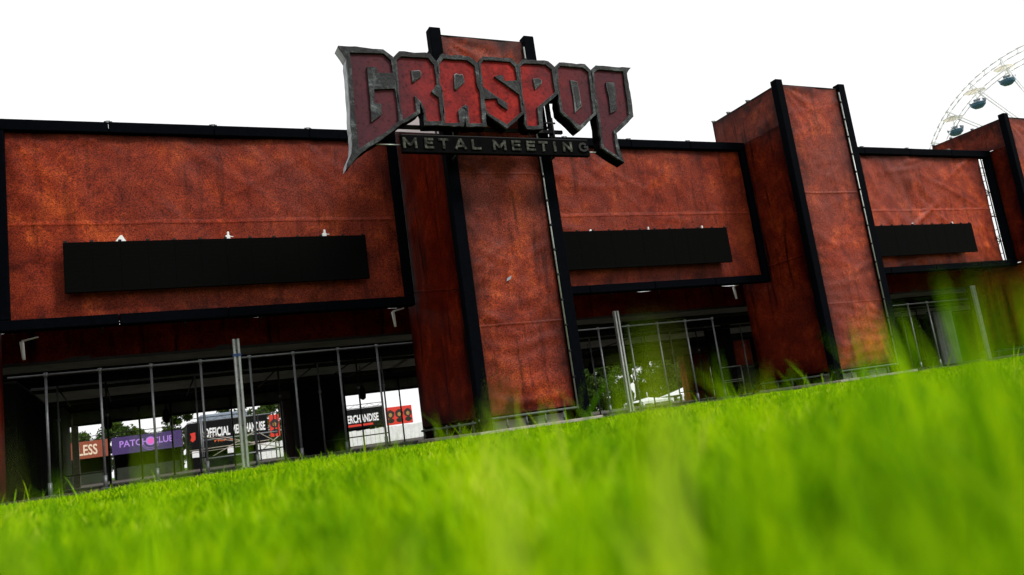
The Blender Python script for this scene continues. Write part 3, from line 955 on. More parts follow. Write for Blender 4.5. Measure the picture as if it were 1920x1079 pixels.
def inner_frame(label, xs, y, z, diag):
    t = thing('gate_lane_frame', label, 'railing', (sum(xs) / len(xs), y, 0), 'inner lane frames behind the railings')
    for i, x in enumerate(xs):
        link('post', tube_me((x, y, 0.02), (x, y, z), 0.027, 8), M['steel'] if i % 2 == 0 else M['dark_steel'], t)
        link('collar', tube_me((x, y, 1.9), (x, y, 1.98), 0.045, 8), M['steel'], t)
        link('foot_plate', box_me(x - 0.1, x + 0.1, y - 0.1, y + 0.1, 0.008, 0.025, 0), M['dark_steel'], t)
        if diag:
            link('cross_tube', tube_me((x, y, z - 0.02), (x, y + 4.5, z - 0.18), 0.022, 7), M['dark_steel'], t)
    for q in range(len(xs) - 1):
        link('low_rail', tube_me((xs[q], y, 0.42), (xs[q + 1], y, 0.42), 0.018, 7), M['dark_steel'], t)
    link('top_rail', tube_me((xs[0], y, z - 0.06), (xs[-1], y, z - 0.06), 0.02, 7), M['dark_steel'], t)
    return t
for x0_, x1_, lab in ((-2.6, 8.6, 'dark cross rail under the roof of the left opening'), (10.2, 22.0, 'dark cross rail under the roof of the middle opening')):
    t = thing('cross_rail', lab, 'rail', ((x0_ + x1_) / 2, 26, 2.9), 'cross rails under the roofs')
    link('tube', tube_me((x0_, 26, 2.96), (x1_, 26, 2.92), 0.03), M['steel'], t)
    for k in range(7):
        xx = x0_ + (x1_ - x0_) * (k + 0.5) / 7
        link('hanger', tube_me((xx, 26, 2.94), (xx, 26, 3.25), 0.014, 6), M['dark_steel'], t)
inner_frame('inner steel posts behind the left railing, left half', [-1.88, -0.70], 25.0, 2.86, True)
inner_frame('single pair of inner posts behind the aluminium mast', [1.62, 3.98], 25.0, 2.82, True)
inner_frame('inner steel posts behind the left railing, beside the dark side of the tall tower', [5.18, 6.40, 7.22], 25.0, 2.86, True)
inner_frame('dark inner posts behind the middle railing, in front of the trees', [15.06, 17.47], 25.0, 2.82, True)
inner_frame('inner posts behind the middle railing, beside the brown wall', [18.66, 19.9, 22.15], 25.0, 2.75, False)
inner_frame('inner posts glimpsed through the right-hand opening', [31.6, 32.6, 33.5], 25.0, 2.7, False)

def mast(label, x, y, z, lean=0.0):
    t = thing('aluminium_mast', label, 'mast', (x, y, 0), 'aluminium masts in the openings')
    w_ = 0.085
    link('profile', box_me(x - w_, x - w_ * 0.25, y - 0.06, y + 0.06, 0.02, z, 0.008), M['alu'], t)
    link('profile', box_me(x + w_ * 0.25, x + w_, y - 0.06, y + 0.06, 0.02, z, 0.008), M['alu'], t)
    link('web', box_me(x - w_ * 0.24, x + w_ * 0.24, y + 0.0, y + 0.05, 0.02, z - 0.01, 0), M['steel'], t)
    link('foot_plate', box_me(x - 0.15, x + 0.15, y - 0.15, y + 0.15, 0.008, 0.02, 0), M['steel'], t)
    for k in range(8):
        link('bolt', box_clamp, None, t, (x, y - 0.035, 0.3 + k * (z - 0.6) / 7)).scale = (0.35, 0.8, 0.35)
    return t
mm = mast('pale aluminium mast in the left opening', 2.41, 21.25, 3.25)
link('tape_band', box_me(2.31, 2.51, 21.18, 21.32, 2.80, 2.87, 0.0), plain('blue_tape', (0.03, 0.10, 0.30), 0.5), mm, label='band of blue tape')
mast('thin aluminium mast in the middle opening', 13.92, 21.25, 3.2)
mast('aluminium mast at the right side of the right opening', 31.4, 21.25, 3.1)

# roof canvas, beams, inner fascia and drapes: one canopy for each opening
def canopy(label, x0, x1, seed, yb=34.0):
    t = thing('canopy_roof', label, 'canopy', ((x0 + x1) / 2, 28, 0), 'canvas roofs behind the fascias')
    # inner printed fascia with a sagging top edge that lets slits of sky through
    vs, fs = [], []
    n = 60
    for i in range(n + 1):
        x = x0 + (x1 - x0) * i / n
        top = 3.925 + 0.06 * noise.noise(Vector((x * 0.8, seed, 0)))
        bot = 3.18 + 0.02 * noise.noise(Vector((x * 0.5, seed + 4, 0)))
        for q in range(5):
            z = bot + (top - bot) * q / 4
            vs.append((x, 22.0 + 0.05 * noise.noise(Vector((x * 1.1, z * 2, seed))), z))
    for i in range(n):
        for q in range(4):
            fs.append((i * 5 + q, (i + 1) * 5 + q, (i + 1) * 5 + q + 1, i * 5 + q + 1))
    link('inner_fascia', mesh(vs, fs, True), M['tarp_deep_shade'], t, label='dim rust-printed inner fascia')
    link('fascia_beam', box_me(x0, x1, 22.02, 22.14, 3.12, 3.24, 0.0), M['dark_steel'], t)
    # canvas in strips between the beams
    ys = [22.15, 25.0, 28.0, 31.0, yb]
    for k in range(4):
        ya, yb2 = ys[k], ys[k + 1]
        vs, fs = [], []
        nx, ny = 30, 6
        for j in range(ny + 1):
            for i in range(nx + 1):
                x = x0 + (x1 - x0) * i / nx
                v = j / ny
                y = ya + (yb2 - ya) * v
                z = 3.46 - (y - 22) * 0.052 - 0.10 * math.sin(math.pi * v) + 0.03 * noise.noise(Vector((x * 0.7, y * 0.8, seed)))
                vs.append((x, y, z))
        for j in range(ny):
            for i in range(nx):
                a = j * (nx + 1) + i
                fs.append((a, a + 1, a + nx + 2, a + nx + 1))
        link('roof_canvas', mesh(vs, fs, True), M['canvas'] if k % 2 == 0 else M['drape'], t)
        zb = 3.46 - (yb2 - 22) * 0.052 - 0.03
        link('roof_beam', box_me(x0, x1, yb2 - 0.05, yb2 + 0.05, zb - 0.12, zb - 0.01, 0.0), M['dark_steel'], t)
    # pale rolled valance at the far eaves
    vs, fs = [], []
    n = 50
    for i in range(n + 1):
        x = x0 + (x1 - x0) * i / n
        b = 2.34 + 0.035 * noise.noise(Vector((x * 0.6, seed + 1, 0)))
        for q in range(6):
            v = q / 5
            vs.append((x, yb - 0.12 * math.sin(math.pi * v) + 0.03 * noise.noise(Vector((x * 2, v * 2, seed))), b + 0.62 * v))
    for i in range(n):
        for q in range(5):
            fs.append((i * 6 + q, (i + 1) * 6 + q, (i + 1) * 6 + q + 1, i * 6 + q + 1))
    link('valance', mesh(vs, fs, True), M['canvas_pale'], t)
    link('valance_rail', tube_me((x0, yb - 0.2, 2.78), (x1, yb - 0.2, 2.78), 0.03), M['dark_steel'], t)
    link('valance_rail', tube_me((x0, yb - 0.05, 2.30), (x1, yb - 0.05, 2.30), 0.05), M['dark_steel'], t)
    return t
canopy('dark canvas roof seen through the left opening', -4.5, 9.3, 2.0)
canopy('greenish canvas roof seen through the middle opening', 9.1, 27.6, 7.0)
canopy('dark canvas roof seen through the right opening', 27.4, 50.0, 12.0)

def drape(label, x0, x1, y0, y1, z1, mat, name='drape_pillar', cat='drape'):
    """a framed wall or pillar covered with hanging cloth, folded all round"""
    t = thing(name, label, cat, ((x0 + x1) / 2, (y0 + y1) / 2, 0))
    for side in range(4):
        vs, fs = [], []
        a0, a1 = ((x0, x1) if side % 2 == 0 else (y0, y1))
        n = max(6, int((a1 - a0) / 0.07))
        for i in range(n + 1):
            a = a0 + (a1 - a0) * i / n
            k = min(1, i, n - i)
            d = 0.03 * k * (math.sin(a * 19) + 0.6 * math.sin(a * 7.3 + side))
            for z in (0.03, z1 * 0.5, z1):
                vs.append({0: (a, y0 - abs(d), z), 1: (x1 + abs(d), a, z), 2: (a, y1 + abs(d), z), 3: (x0 - abs(d), a, z)}[side])
        for i in range(n):
            for q in range(2):
                fs.append((i * 3 + q, (i + 1) * 3 + q, (i + 1) * 3 + q + 1, i * 3 + q + 1))
        link('cloth', mesh(vs, fs, True), mat, t)
    link('top_batten', box_me(x0 - 0.04, x1 + 0.04, y0 - 0.04, y1 + 0.04, z1, z1 + 0.05, 0), M['dark_steel'], t)
    return t
drape('black draped pillar splitting the view through the left opening', 5.42, 7.14, 30.0, 31.4, 2.78, M['drape'])
drape('black draped wall closing the far left of the gateway', -4.6, -2.55, 22.3, 33.8, 2.75, M['drape'], 'drape_wall')
drape('dark green draped screen left of the far opening', -2.7, -2.2, 30.5, 33.6, 2.7, M['stall'], 'drape_wall')
drape('brown sheet wall beside the black draped pillar', 5.30, 5.98, 33.0, 33.6, 2.3, plain('brown_sheet', (0.075, 0.045, 0.042), 0.6), 'sheet_wall', 'wall')
drape('brown-red sheet wall right of the trees in the middle opening', 25.4, 26.95, 33.2, 33.7, 2.3, M['tarp_wall'], 'sheet_wall', 'wall')
drape('black draped pillar in the middle opening', 21.45, 22.66, 26.2, 26.42, 2.95, M['drape'])
drape('orange-red sheet wall at the right of the middle opening', 23.4, 24.3, 27.0, 27.4, 2.3, M['tarp_wall'], 'sheet_wall', 'wall')
drape('black draped wall behind the second tower', 24.7, 28.6, 24.5, 24.9, 2.95, M['drape'], 'drape_wall')
drape('black drape closing the back of the right opening', 27.8, 48.0, 31.0, 31.5, 2.75, M['drape'], 'drape_wall')
drape('silvery creased sheet hanging in the right opening', 36.4, 37.8, 27.0, 27.3, 2.7, plain('silver_sheet', (0.15, 0.15, 0.17), 0.4, 0.0, 0.6, 1.1, 0.8), 'sheet_wall', 'sheet')

t = thing('door_jamb', 'pale timber jamb at the left of the far opening', 'post', (-2.05, 34, 0))
link('board', box_me(-2.16, -1.93, 33.9, 34.05, 0.02, 2.28, 0.01), M['timber'], t)
link('clamp_tube', tube_me((-2.25, 33.8, 0.02), (-2.25, 33.8, 2.65), 0.03), M['steel'], t)
link('clamp_tube', tube_me((-2.12, 33.82, 2.25), (-2.12, 33.82, 2.8), 0.035), M['alu'], t)
for i, (x, lab) in enumerate([(0.13, 'leftmost thin dark upright at the far eaves'), (1.24, 'thin dark upright at the far eaves, right of the lilac lettering'), (3.46, 'thin dark upright at the far eaves, in front of the long black banner'), (10.42, 'thin dark upright at the far eaves, in front of the red poster with three heads')]):
    t = thing('eaves_upright', lab, 'post', (x, 33.8, 0), 'uprights at the far eaves')
    link('tube', tube_me((x, 33.8, 0.02), (x, 33.8, 2.78), 0.034), M['dark_steel'], t)
    link('foot_plate', box_me(x - 0.1, x + 0.1, 33.7, 33.9, 0.008, 0.022, 0), M['dark_steel'], t)

def hanger(label, x, y, z0, z1):
    """dark fitting hanging from the roof on a strap"""
    t = thing('hanging_fitting', label, 'lamp', (x, y, z0), 'dark fittings hanging from the roof')
    bm = bmesh.new()
    prof = [(0.03, z0), (0.11, z0 + 0.05), (0.13, z0 + 0.22), (0.09, z0 + 0.40), (0.04, z0 + 0.52)]
    n = 8
    rings = []
    for r_, z in prof:
        rings.append([bm.verts.new((x + r_ * math.cos(2 * math.pi * i / n), y + r_ * math.sin(2 * math.pi * i / n), z)) for i in range(n)])
    for a, b in zip(rings, rings[1:]):
        for i in range(n):
            bm.faces.new((a[i], a[(i + 1) % n], b[(i + 1) % n], b[i]))
    bm.faces.new(rings[0][::-1])
    bm.faces.new(rings[-1])
    link('body', bm_mesh(bm, True), M['drape'], t)
    link('strap', tube_me((x, y, z0 + 0.5), (x, y, z1), 0.012, 6), M['drape'], t)
hanger('dark fitting hanging in front of the white sky, left of the red three-head poster', 7.55, 29.0, 1.75, 3.0)
hanger('leftmost dark fitting hanging before the trees in the middle opening', 17.35, 29.0, 1.72, 3.0)
hanger('middle dark fitting hanging before the trees in the middle opening', 20.1, 29.0, 1.72, 3.0)
hanger('rightmost dark fitting hanging before the trees in the middle opening', 21.6, 29.0, 1.72, 3.0)
hanger('dark fitting hanging behind a steel post, above the orange banner', -0.86, 31.0, 1.85, 2.9)
hanger('dark fitting hanging above the lilac lettering', 0.98, 31.0, 1.85, 2.9)

# lamps wrapped in white at the two upper corners of the openings
for x, z, lab in [(-2.2, 3.1, 'small white tube light at the far left under the fascia'), (6.55, 3.2, 'small white bent bracket at the right end of the left opening'), (18.6, 3.25, 'small white bent bracket at the right end of the middle opening')]:
    t = thing('corner_bracket', lab, 'bracket', (x, 20.9, z), 'white brackets in the corners of the openings')
    link('arm', tube_me((x, 20.9, z), (x - 0.03, 20.9, z + 0.42), 0.035, 8, 0.045), M['white_paint'], t)
    link('elbow', tube_me((x - 0.03, 20.9, z + 0.43), (x + 0.3, 20.9, z + 0.50), 0.02, 8, 0.014), M['white_paint'], t)

# crowd barrier and flight case in the middle opening
t = thing('crowd_barrier', 'small steel crowd barrier at the right of the middle opening', 'barrier', (20.6, 24.0, 0))
link('frame', tubes_me([((20.0, 24, 0.05), (20.0, 24, 1.12), 0.022), ((20.95, 24, 0.05), (20.95, 24, 1.12), 0.022), ((20.0, 24, 1.12), (20.95, 24, 1.12), 0.022), ((20.0, 24, 0.62), (20.95, 24, 0.62), 0.016), ((20.0, 24, 0.55), (20.95, 24, 0.55), 0.012)]), M['alu'], t)
link('foot', box_me(19.85, 20.1, 23.8, 24.2, 0.01, 0.05, 0), M['steel'], t)
link('foot', box_me(20.85, 21.1, 23.8, 24.2, 0.01, 0.05, 0), M['steel'], t)
t = thing('counter_case', 'black flight case behind the crowd barrier', 'case', (22.6, 25.6, 0))
link('case', box_me(21.75, 22.7, 25.2, 26.0, 0.1, 1.05, 0.02), M['blackprint'], t)
link('lid', box_me(21.74, 22.71, 25.19, 26.01, 1.055, 1.16, 0.02), M['dark_steel'], t)
for xx in (21.85, 22.6):
    link('castor', tube_me((xx, 25.3, 0.05), (xx + 0.04, 25.3, 0.05), 0.045, 10), M['dark_steel'], t)

t = thing('scaffold_tower', 'scaffold tower with crossed braces in front of the long black banner', 'scaffolding', (6.0, 45, 0))
X0, X1, Y0, Y1 = 3.1, 6.9, 45.0, 46.2
for x in (X0, 5.9, X1):
    for y in (Y0, Y1):
        link('standard', tube_me((x, y, 0.02), (x, y, 2.55), 0.03), M['dark_steel'] if x > 4 else M['steel'], t)
for z in (0.5, 1.45, 2.45):
    link('ledger', tube_me((X0, Y0, z), (X1, Y0, z), 0.028), M['steel'], t)
    link('ledger', tube_me((X0, Y1, z + 0.05), (X1, Y1, z + 0.05), 0.028), M['steel'], t)
for a, b in [((X0, 0.4), (5.9, 1.7)), ((X0, 1.85), (5.9, 0.9)), ((5.9, 0.5), (X1, 1.2)), ((5.9, 1.5), (X1, 0.8)), ((X0, 1.65), (X1, 0.62))]:
    link('brace', tube_me((a[0], Y0 - 0.04, a[1]), (b[0], Y0 - 0.04, b[1]), 0.024), M['timber'], t)

# ================================================================== stalls behind
YB = 56.0
def stall(name, label, x0, x1, z0, z1, depth, fasc, body, zroof=None):
    t = thing(name, label, 'stall', ((x0 + x1) / 2, YB, 0), 'stalls beyond the gateway')
    zr = zroof or z1
    link('fascia', box_me(x0, x1, YB, YB + 0.08, z0, z1, 0.01), fasc, t, label='printed banner fascia')
    link('back_wall', box_me(x0 + 0.05, x1 - 0.05, YB + depth, YB + depth + 0.06, 0.03, zr - 0.1, 0), body, t)
    for x in (x0 + 0.05, x1 - 0.11):
        link('side_wall', box_me(x, x + 0.06, YB + 0.3, YB + depth - 0.02, 0.03, zr - 0.1, 0), body, t)
        link('front_post', box_me(x, x + 0.06, YB + 0.1, YB + 0.16, 0.02, z0 + 0.4, 0), M['dark_steel'], t)
    link('roof', box_me(x0, x1, YB + 0.1, YB + depth + 0.1, zr - 0.08, zr - 0.02, 0), body, t)
    link('counter', box_me(x0 + 0.2, x1 - 0.2, YB + 0.5, YB + 0.9, 0.03, 0.75, 0.01), body, t)
    link('top_truss', tubes_me([((x0, YB - 0.02, z1 + 0.28), (x1, YB - 0.02, z1 + 0.28), 0.025), ((x0, YB + 0.02, z1 + 0.04), (x1, YB + 0.02, z1 + 0.04), 0.025)] + [((x0 + (x1 - x0) * k / 10, YB, z1 + (0.04 if k % 2 else 0.28)), (x0 + (x1 - x0) * (k + 1) / 10, YB, z1 + (0.28 if k % 2 else 0.04)), 0.012) for k in range(10)], 6), M['dark_steel'], t)
    return t
s = stall('market_stall', 'dark stall with an orange-brown banner reading LESS', -4.6, -1.52, 1.58, 2.62, 3, M['orange'], M['stall'])
link('lettering', text_me('LESS', -3.25, -2.20, 1.78, 2.42, YB - 0.012, 0.02), M['cream'], s)
s = stall('market_stall', 'dark stall with a purple banner and lilac lettering', -1.42, 2.62, 1.56, 2.63, 3, M['purple'], M['stall'])
link('lettering', text_me('PATCH', -0.98, 0.62, 1.98, 2.38, YB - 0.012, 0.015), M['lilac'], s)
link('lettering', text_me('CLUB', 0.90, 2.12, 1.98, 2.38, YB - 0.012, 0.015), M['lilac'], s)
for rr, zc, mt, k in ((0.27, 2.17, M['lilac'], 0), (0.19, 2.17, M['pink'], 1)):
    bm = bmesh.new()
    vs = [bm.verts.new((0.78 + rr * math.cos(2 * math.pi * i / 24), YB - 0.016 - 0.004 * k, zc + rr * math.sin(2 * math.pi * i / 24))) for i in range(24)]
    bm.faces.new(vs)
    link('round_emblem', bm_mesh(bm), mt, s)
for rr in (0.40, 0.50):
    bm = bmesh.new()
    a = [bm.verts.new((0.78 + rr * math.cos(2 * math.pi * i / 32), YB - 0.010, 2.10 + rr * 0.9 * math.sin(2 * math.pi * i / 32))) for i in range(17, 32)]
    b = [bm.verts.new((0.78 + (rr + 0.02) * math.cos(2 * math.pi * i / 32), YB - 0.010, 2.10 + (rr + 0.02) * 0.9 * math.sin(2 * math.pi * i / 32))) for i in range(17, 32)]
    for i in range(len(a) - 1):
        bm.faces.new((a[i], a[i + 1], b[i + 1], b[i]))
    link('printed_arc', bm_mesh(bm), M['lilac'], s)
s = stall('merchandise_stall', 'black stall with white OFFICIAL MERCHANDISE lettering behind the scaffold tower', 2.95, 7.95, 1.30, 2.95, 4, M['blackprint'], M['blackprint'])
link('lettering', text_me('OFFICIAL', 3.95, 5.55, 1.92, 2.52, YB - 0.012, 0.03), M['white_paint'], s)
link('lettering', text_me('MERCHANDISE', 5.68, 7.78, 1.95, 2.55, YB - 0.012, 0.03), M['white_paint'], s)
link('lettering', text_me('PICK C', 4.55, 5.75, 1.58, 1.78, YB - 0.012, 0.02), M['orange_txt'], s)
me = mesh([(3.10, YB - 0.012, 2.30), (3.42, YB - 0.012, 2.36), (3.42, YB - 0.012, 1.9), (3.24, YB - 0.012, 1.74), (3.1, YB - 0.012, 1.86), (3.18, YB - 0.012, 2.05)], [(0, 5, 4, 3, 2, 1)])
link('emblem', me, M['redprint'], s)
for x0 in (3.15, 5.3):
    link('notice_sheet', box_me(x0, x0 + 0.45, YB - 0.02, YB - 0.004, 0.75, 1.15, 0), M['white_paint'], s)
link('awning_truss', tubes_me([((3, YB - 0.5, 1.2), (7.9, YB - 0.5, 1.25), 0.03), ((3, YB - 0.5, 1.05), (7.9, YB - 0.5, 1.1), 0.02)]), M['timber'], s)
s = stall('merchandise_stall', 'black stall with white MERCHANDISE lettering beside the red three-head poster', 11.0, 15.95, 1.25, 2.6, 4, M['blackprint'], M['blackprint'])
link('lettering', text_me('MERCHANDISE', 13.02, 15.55, 1.62, 2.18, YB - 0.012, 0.03), M['white_paint'], s)
link('colour_stripe', box_me(12.6, 15.1, YB - 0.014, YB - 0.004, 1.38, 1.52, 0), M['redprint'], s)

def poster(label, x0, x1, z0, z1, heads):
    t = thing('poster', label, 'poster', ((x0 + x1) / 2, YB - 0.1, z0), 'red posters beyond the gateway')
    link('panel', box_me(x0, x1, YB - 0.16, YB - 0.10, z0, z1, 0.01), M['redprint'], t)
    n = heads
    h = z1 - z0
    for i in range(n):
        cxp = x0 + (x1 - x0) * (i + 0.5) / n
        rr = min((x1 - x0) / n * 0.46, h * 0.33)
        def disc(name, px, pz, rx, rz, mt, yy, wob):
            bm = bmesh.new()
            vs = [bm.verts.new((px + rx * (1 + wob * math.sin(5 * a + i)) * math.cos(a), yy, pz + rz * (1 + wob * math.cos(4 * a)) * math.sin(a))) for a in [2 * math.pi * k / 20 for k in range(20)]]
            bm.faces.new(vs)
            link(name, bm_mesh(bm), mt, t)
        disc('dark_head', cxp, z0 + h * 0.60, rr, rr * 1.0, M['hair'], YB - 0.165, 0.06)
        disc('face', cxp, z0 + h * 0.56, rr * 0.42, rr * 0.5, M['ochre'], YB - 0.170, 0.03)
        disc('torso', cxp, z0 + h * 0.24, rr * 0.85, rr * 0.55, M['stall'], YB - 0.166, 0.08)
    return t
poster('narrow red poster with one dark head, right of the long black banner', 8.05, 8.68, 1.42, 2.88, 1)
poster('wide red poster with three dark heads', 16.05, 18.0, 1.15, 2.42, 3)

t = thing('panel_fence', 'white sheet panel fence below the banners', 'fence', (13, YB - 0.6, 0))
for k in range(38):
    x = 7.0 + k * 0.32
    link('panel', box_me(x, x + 0.305, YB - 0.62, YB - 0.585, 0.05, 1.05 + 0.02 * (k % 3), 0.004), M['white_sheet'], t)
for k in range(7):
    link('post', box_me(7.0 + k * 2.02, 7.06 + k * 2.02, YB - 0.57, YB - 0.51, 0.02, 1.2, 0), M['steel'], t)
t = thing('storage_container', 'blue-grey container behind the black merchandise banner', 'container', (6, 62, 0))
link('shell', box_me(4.2, 7.4, 62, 64.4, 0.1, 3.75, 0.03), M['bluegrey'], t)
for k in range(15):
    link('corrugation', box_me(4.3 + k * 0.2, 4.38 + k * 0.2, 61.97, 61.995, 0.2, 3.65, 0), M['bluegrey'], t)

def tent(label, x, y, w_, zs, zp):
    t = thing('pagoda_tent', label, 'tent', (x, y, 0), 'white tents beyond the gateway')
    n = 8
    bm = bmesh.new()
    rings = []
    for k in range(7):
        v = k / 6
        hw = (w_ / 2) * (1 - v) ** 1.25 + 0.03
        z = zs + (zp - zs) * v
        rings.append([bm.verts.new((x + sx * hw, y + sy * hw, z)) for sx, sy in ((-1, -1), (1, -1), (1, 1), (-1, 1))])
    for a, b in zip(rings, rings[1:]):
        for i in range(4):
            bm.faces.new((a[i], a[(i + 1) % 4], b[(i + 1) % 4], b[i]))
    link('roof', bm_mesh(bm), M['white_paint'], t)
    link('pole', tube_me((x, y, zp), (x, y, zp + 0.5), 0.03), M['white_paint'], t)
    for sx, sy in ((-1, -1), (1, -1), (1, 1), (-1, 1)):
        link('leg', box_me(x + sx * w_ / 2 - 0.05, x + sx * w_ / 2 + 0.05, y + sy * w_ / 2 - 0.05, y + sy * w_ / 2 + 0.05, 0.01, zs, 0), M['white_paint'], t)
    link('valance', box_me(x - w_ / 2 - 0.01, x + w_ / 2 + 0.01, y - w_ / 2 - 0.03, y - w_ / 2 - 0.01, zs - 0.22, zs, 0), M['white_sheet'], t)
tent('white pagoda tent in front of the trees, right of the mast', 47.0, 62, 3.6, 0.55, 1.25)
tent('smaller white pagoda tent half hidden by grass', 42.6, 62, 3.2, 0.35, 0.7)

# ================================================================== trees
def tree(label, x, y, h, rx, seed, nleaf=5200, low=0.12):
    rnd = random.Random(seed)
    t = thing('broadleaf_tree', label, 'tree', (x, y, 0), 'trees beyond the gateway')
    bm = bmesh.new()
    bm_tube(bm, (x, y, 0), (x + 0.1, y, h * 0.45), 0.20, 8, 0.13)
    clumps = []
    for k in range(34):
        a = rnd.uniform(0, 2 * math.pi)
        v = rnd.uniform(low, 1.0)
        r_ = rx * math.sqrt(rnd.random()) * (math.sin(math.pi * min(1, 0.25 + 0.75 * v)) ** 0.6 + 0.15)
        c = Vector((x + r_ * math.cos(a), y + r_ * math.sin(a), h * v * 0.94))
        clumps.append((c, rnd.uniform(0.35, 0.85) * rx * 0.42))
        if k % 3 == 0:
            bm_tube(bm, (x + 0.05, y, h * min(0.42, v * 0.6)), c, 0.06, 5, 0.015)
    link('trunk', bm_mesh(bm), M['bark'], t)
    vs, fs = [], []
    for k in range(nleaf):
        c, r_ = rnd.choice(clumps)
        d = Vector((rnd.gauss(0, 1), rnd.gauss(0, 1), rnd.gauss(0, 0.8)))
        p = c + d.normalized() * r_ * rnd.random() ** 0.45
        if p.z < 0.1:
            continue
        n = Vector((rnd.gauss(0, 1), rnd.gauss(0, 1), rnd.gauss(0.5, 1))).normalized()
        u = n.orthogonal().normalized()
        w_ = n.cross(u)
        s_ = rnd.uniform(0.10, 0.20)
        b = len(vs)
        vs += [p - u * s_, p + w_ * s_ * 0.55, p + u * s_ * 1.1, p - w_ * s_ * 0.55]
        fs.append((b, b + 1, b + 2, b + 3))
    link('crown', mesh(vs, fs), M['leaf'], t)
tree('tree above the orange banner, leftmost seen through the left opening', -4.9, 76, 4.6, 2.3, 1)
tree('tree rising between the orange and the purple banner', -1.6, 78, 5.0, 2.1, 2)
tree('low tree above the purple banner', 0.6, 82, 4.4, 1.8, 6)
tree('taller tree right of the lilac lettering', 3.3, 74, 5.7, 1.9, 3)
tree('tree above the blue-grey container', 8.0, 76, 6.6, 2.6, 4)
tree('tree behind the narrow red poster', 11.6, 80, 5.8, 1.8, 5)
for i, (x, y, h, rx, lab) in enumerate([(44, 76, 5.5, 3.0, 'dense dark tree nearest the tall tower in the middle opening'), (48.5, 79, 6.4, 3.2, 'broad dark tree behind the thin mast'), (53.5, 80, 6.0, 3.0, 'tree left of the white pagoda tent'), (57.5, 78, 6.2, 3.0, 'tree directly behind the white pagoda tent'), (62.5, 80, 6.6, 3.0, 'tree beside the brown-red sheet wall')]):
    tree(lab, x, y, h, rx, 30 + i, 15000, 0.02)

# ================================================================== ferris wheel
HD = Vector((0.8555, 0.5177, 0))
RT = Vector((0.5177, -0.8555, 0))
WD = 140.0
WC = HD * WD + RT * 10.64 + Vector((0, 0, 23.9))
WR = 21.1
def wp(ang, r_, off):
    return WC + RT * (r_ * math.cos(R(ang))) + Vector((0, 0, r_ * math.sin(R(ang)))) + HD * off
wheel = thing('ferris_wheel', 'white ferris wheel rising behind the right-hand tower', 'ferris wheel', tuple(wp(270, 23.9, 0)))
STEP = 14.0
A0 = 136.7 + 0.9
for off in (-1.25, 1.25):
    for rr, rad in ((WR, 0.11), (WR - 1.9, 0.085)):
        seg = []
        n = 104
        for k in range(n):
            seg.append((wp(360 * k / n, rr, off), wp(360 * (k + 1) / n, rr, off), rad))
        link('rim_ring', tubes_me(seg, 6), M['wheel_white'], wheel)
for k in range(26):
    a = A0 + k * 360 / 26
    for off in (-1.25, 1.25):
        link('spoke', tube_me(wp(a, 1.0, off * 0.6), wp(a, WR, off), 0.075, 6, 0.11), M['wheel_white'], wheel)
    for p_, q_, r_ in [(wp(a, WR, -1.25), wp(a, WR, 1.25), 0.05), (wp(a + 6.9, WR, -1.25), wp(a + 6.9, WR, 1.25), 0.04), (wp(a, WR - 1.9, -1.25), wp(a, WR - 1.9, 1.25), 0.04)]:
        link('cross_tie', tube_me(p_, q_, r_, 6), M['wheel_white'], wheel)
link('hub', tube_me(wp(0, 0, -1.6), wp(0, 0, 1.6), 1.2, 16), M['wheel_white'], wheel)
for s1 in (-1, 1):
    for s2 in (-1, 1):
        f = WC + HD * (2.4 * s1) + RT * (9 * s2)
        link('support_leg', tube_me(WC + HD * (1.7 * s1), Vector((f.x, f.y, 0)), 0.35, 8), M['wheel_white'], wheel)

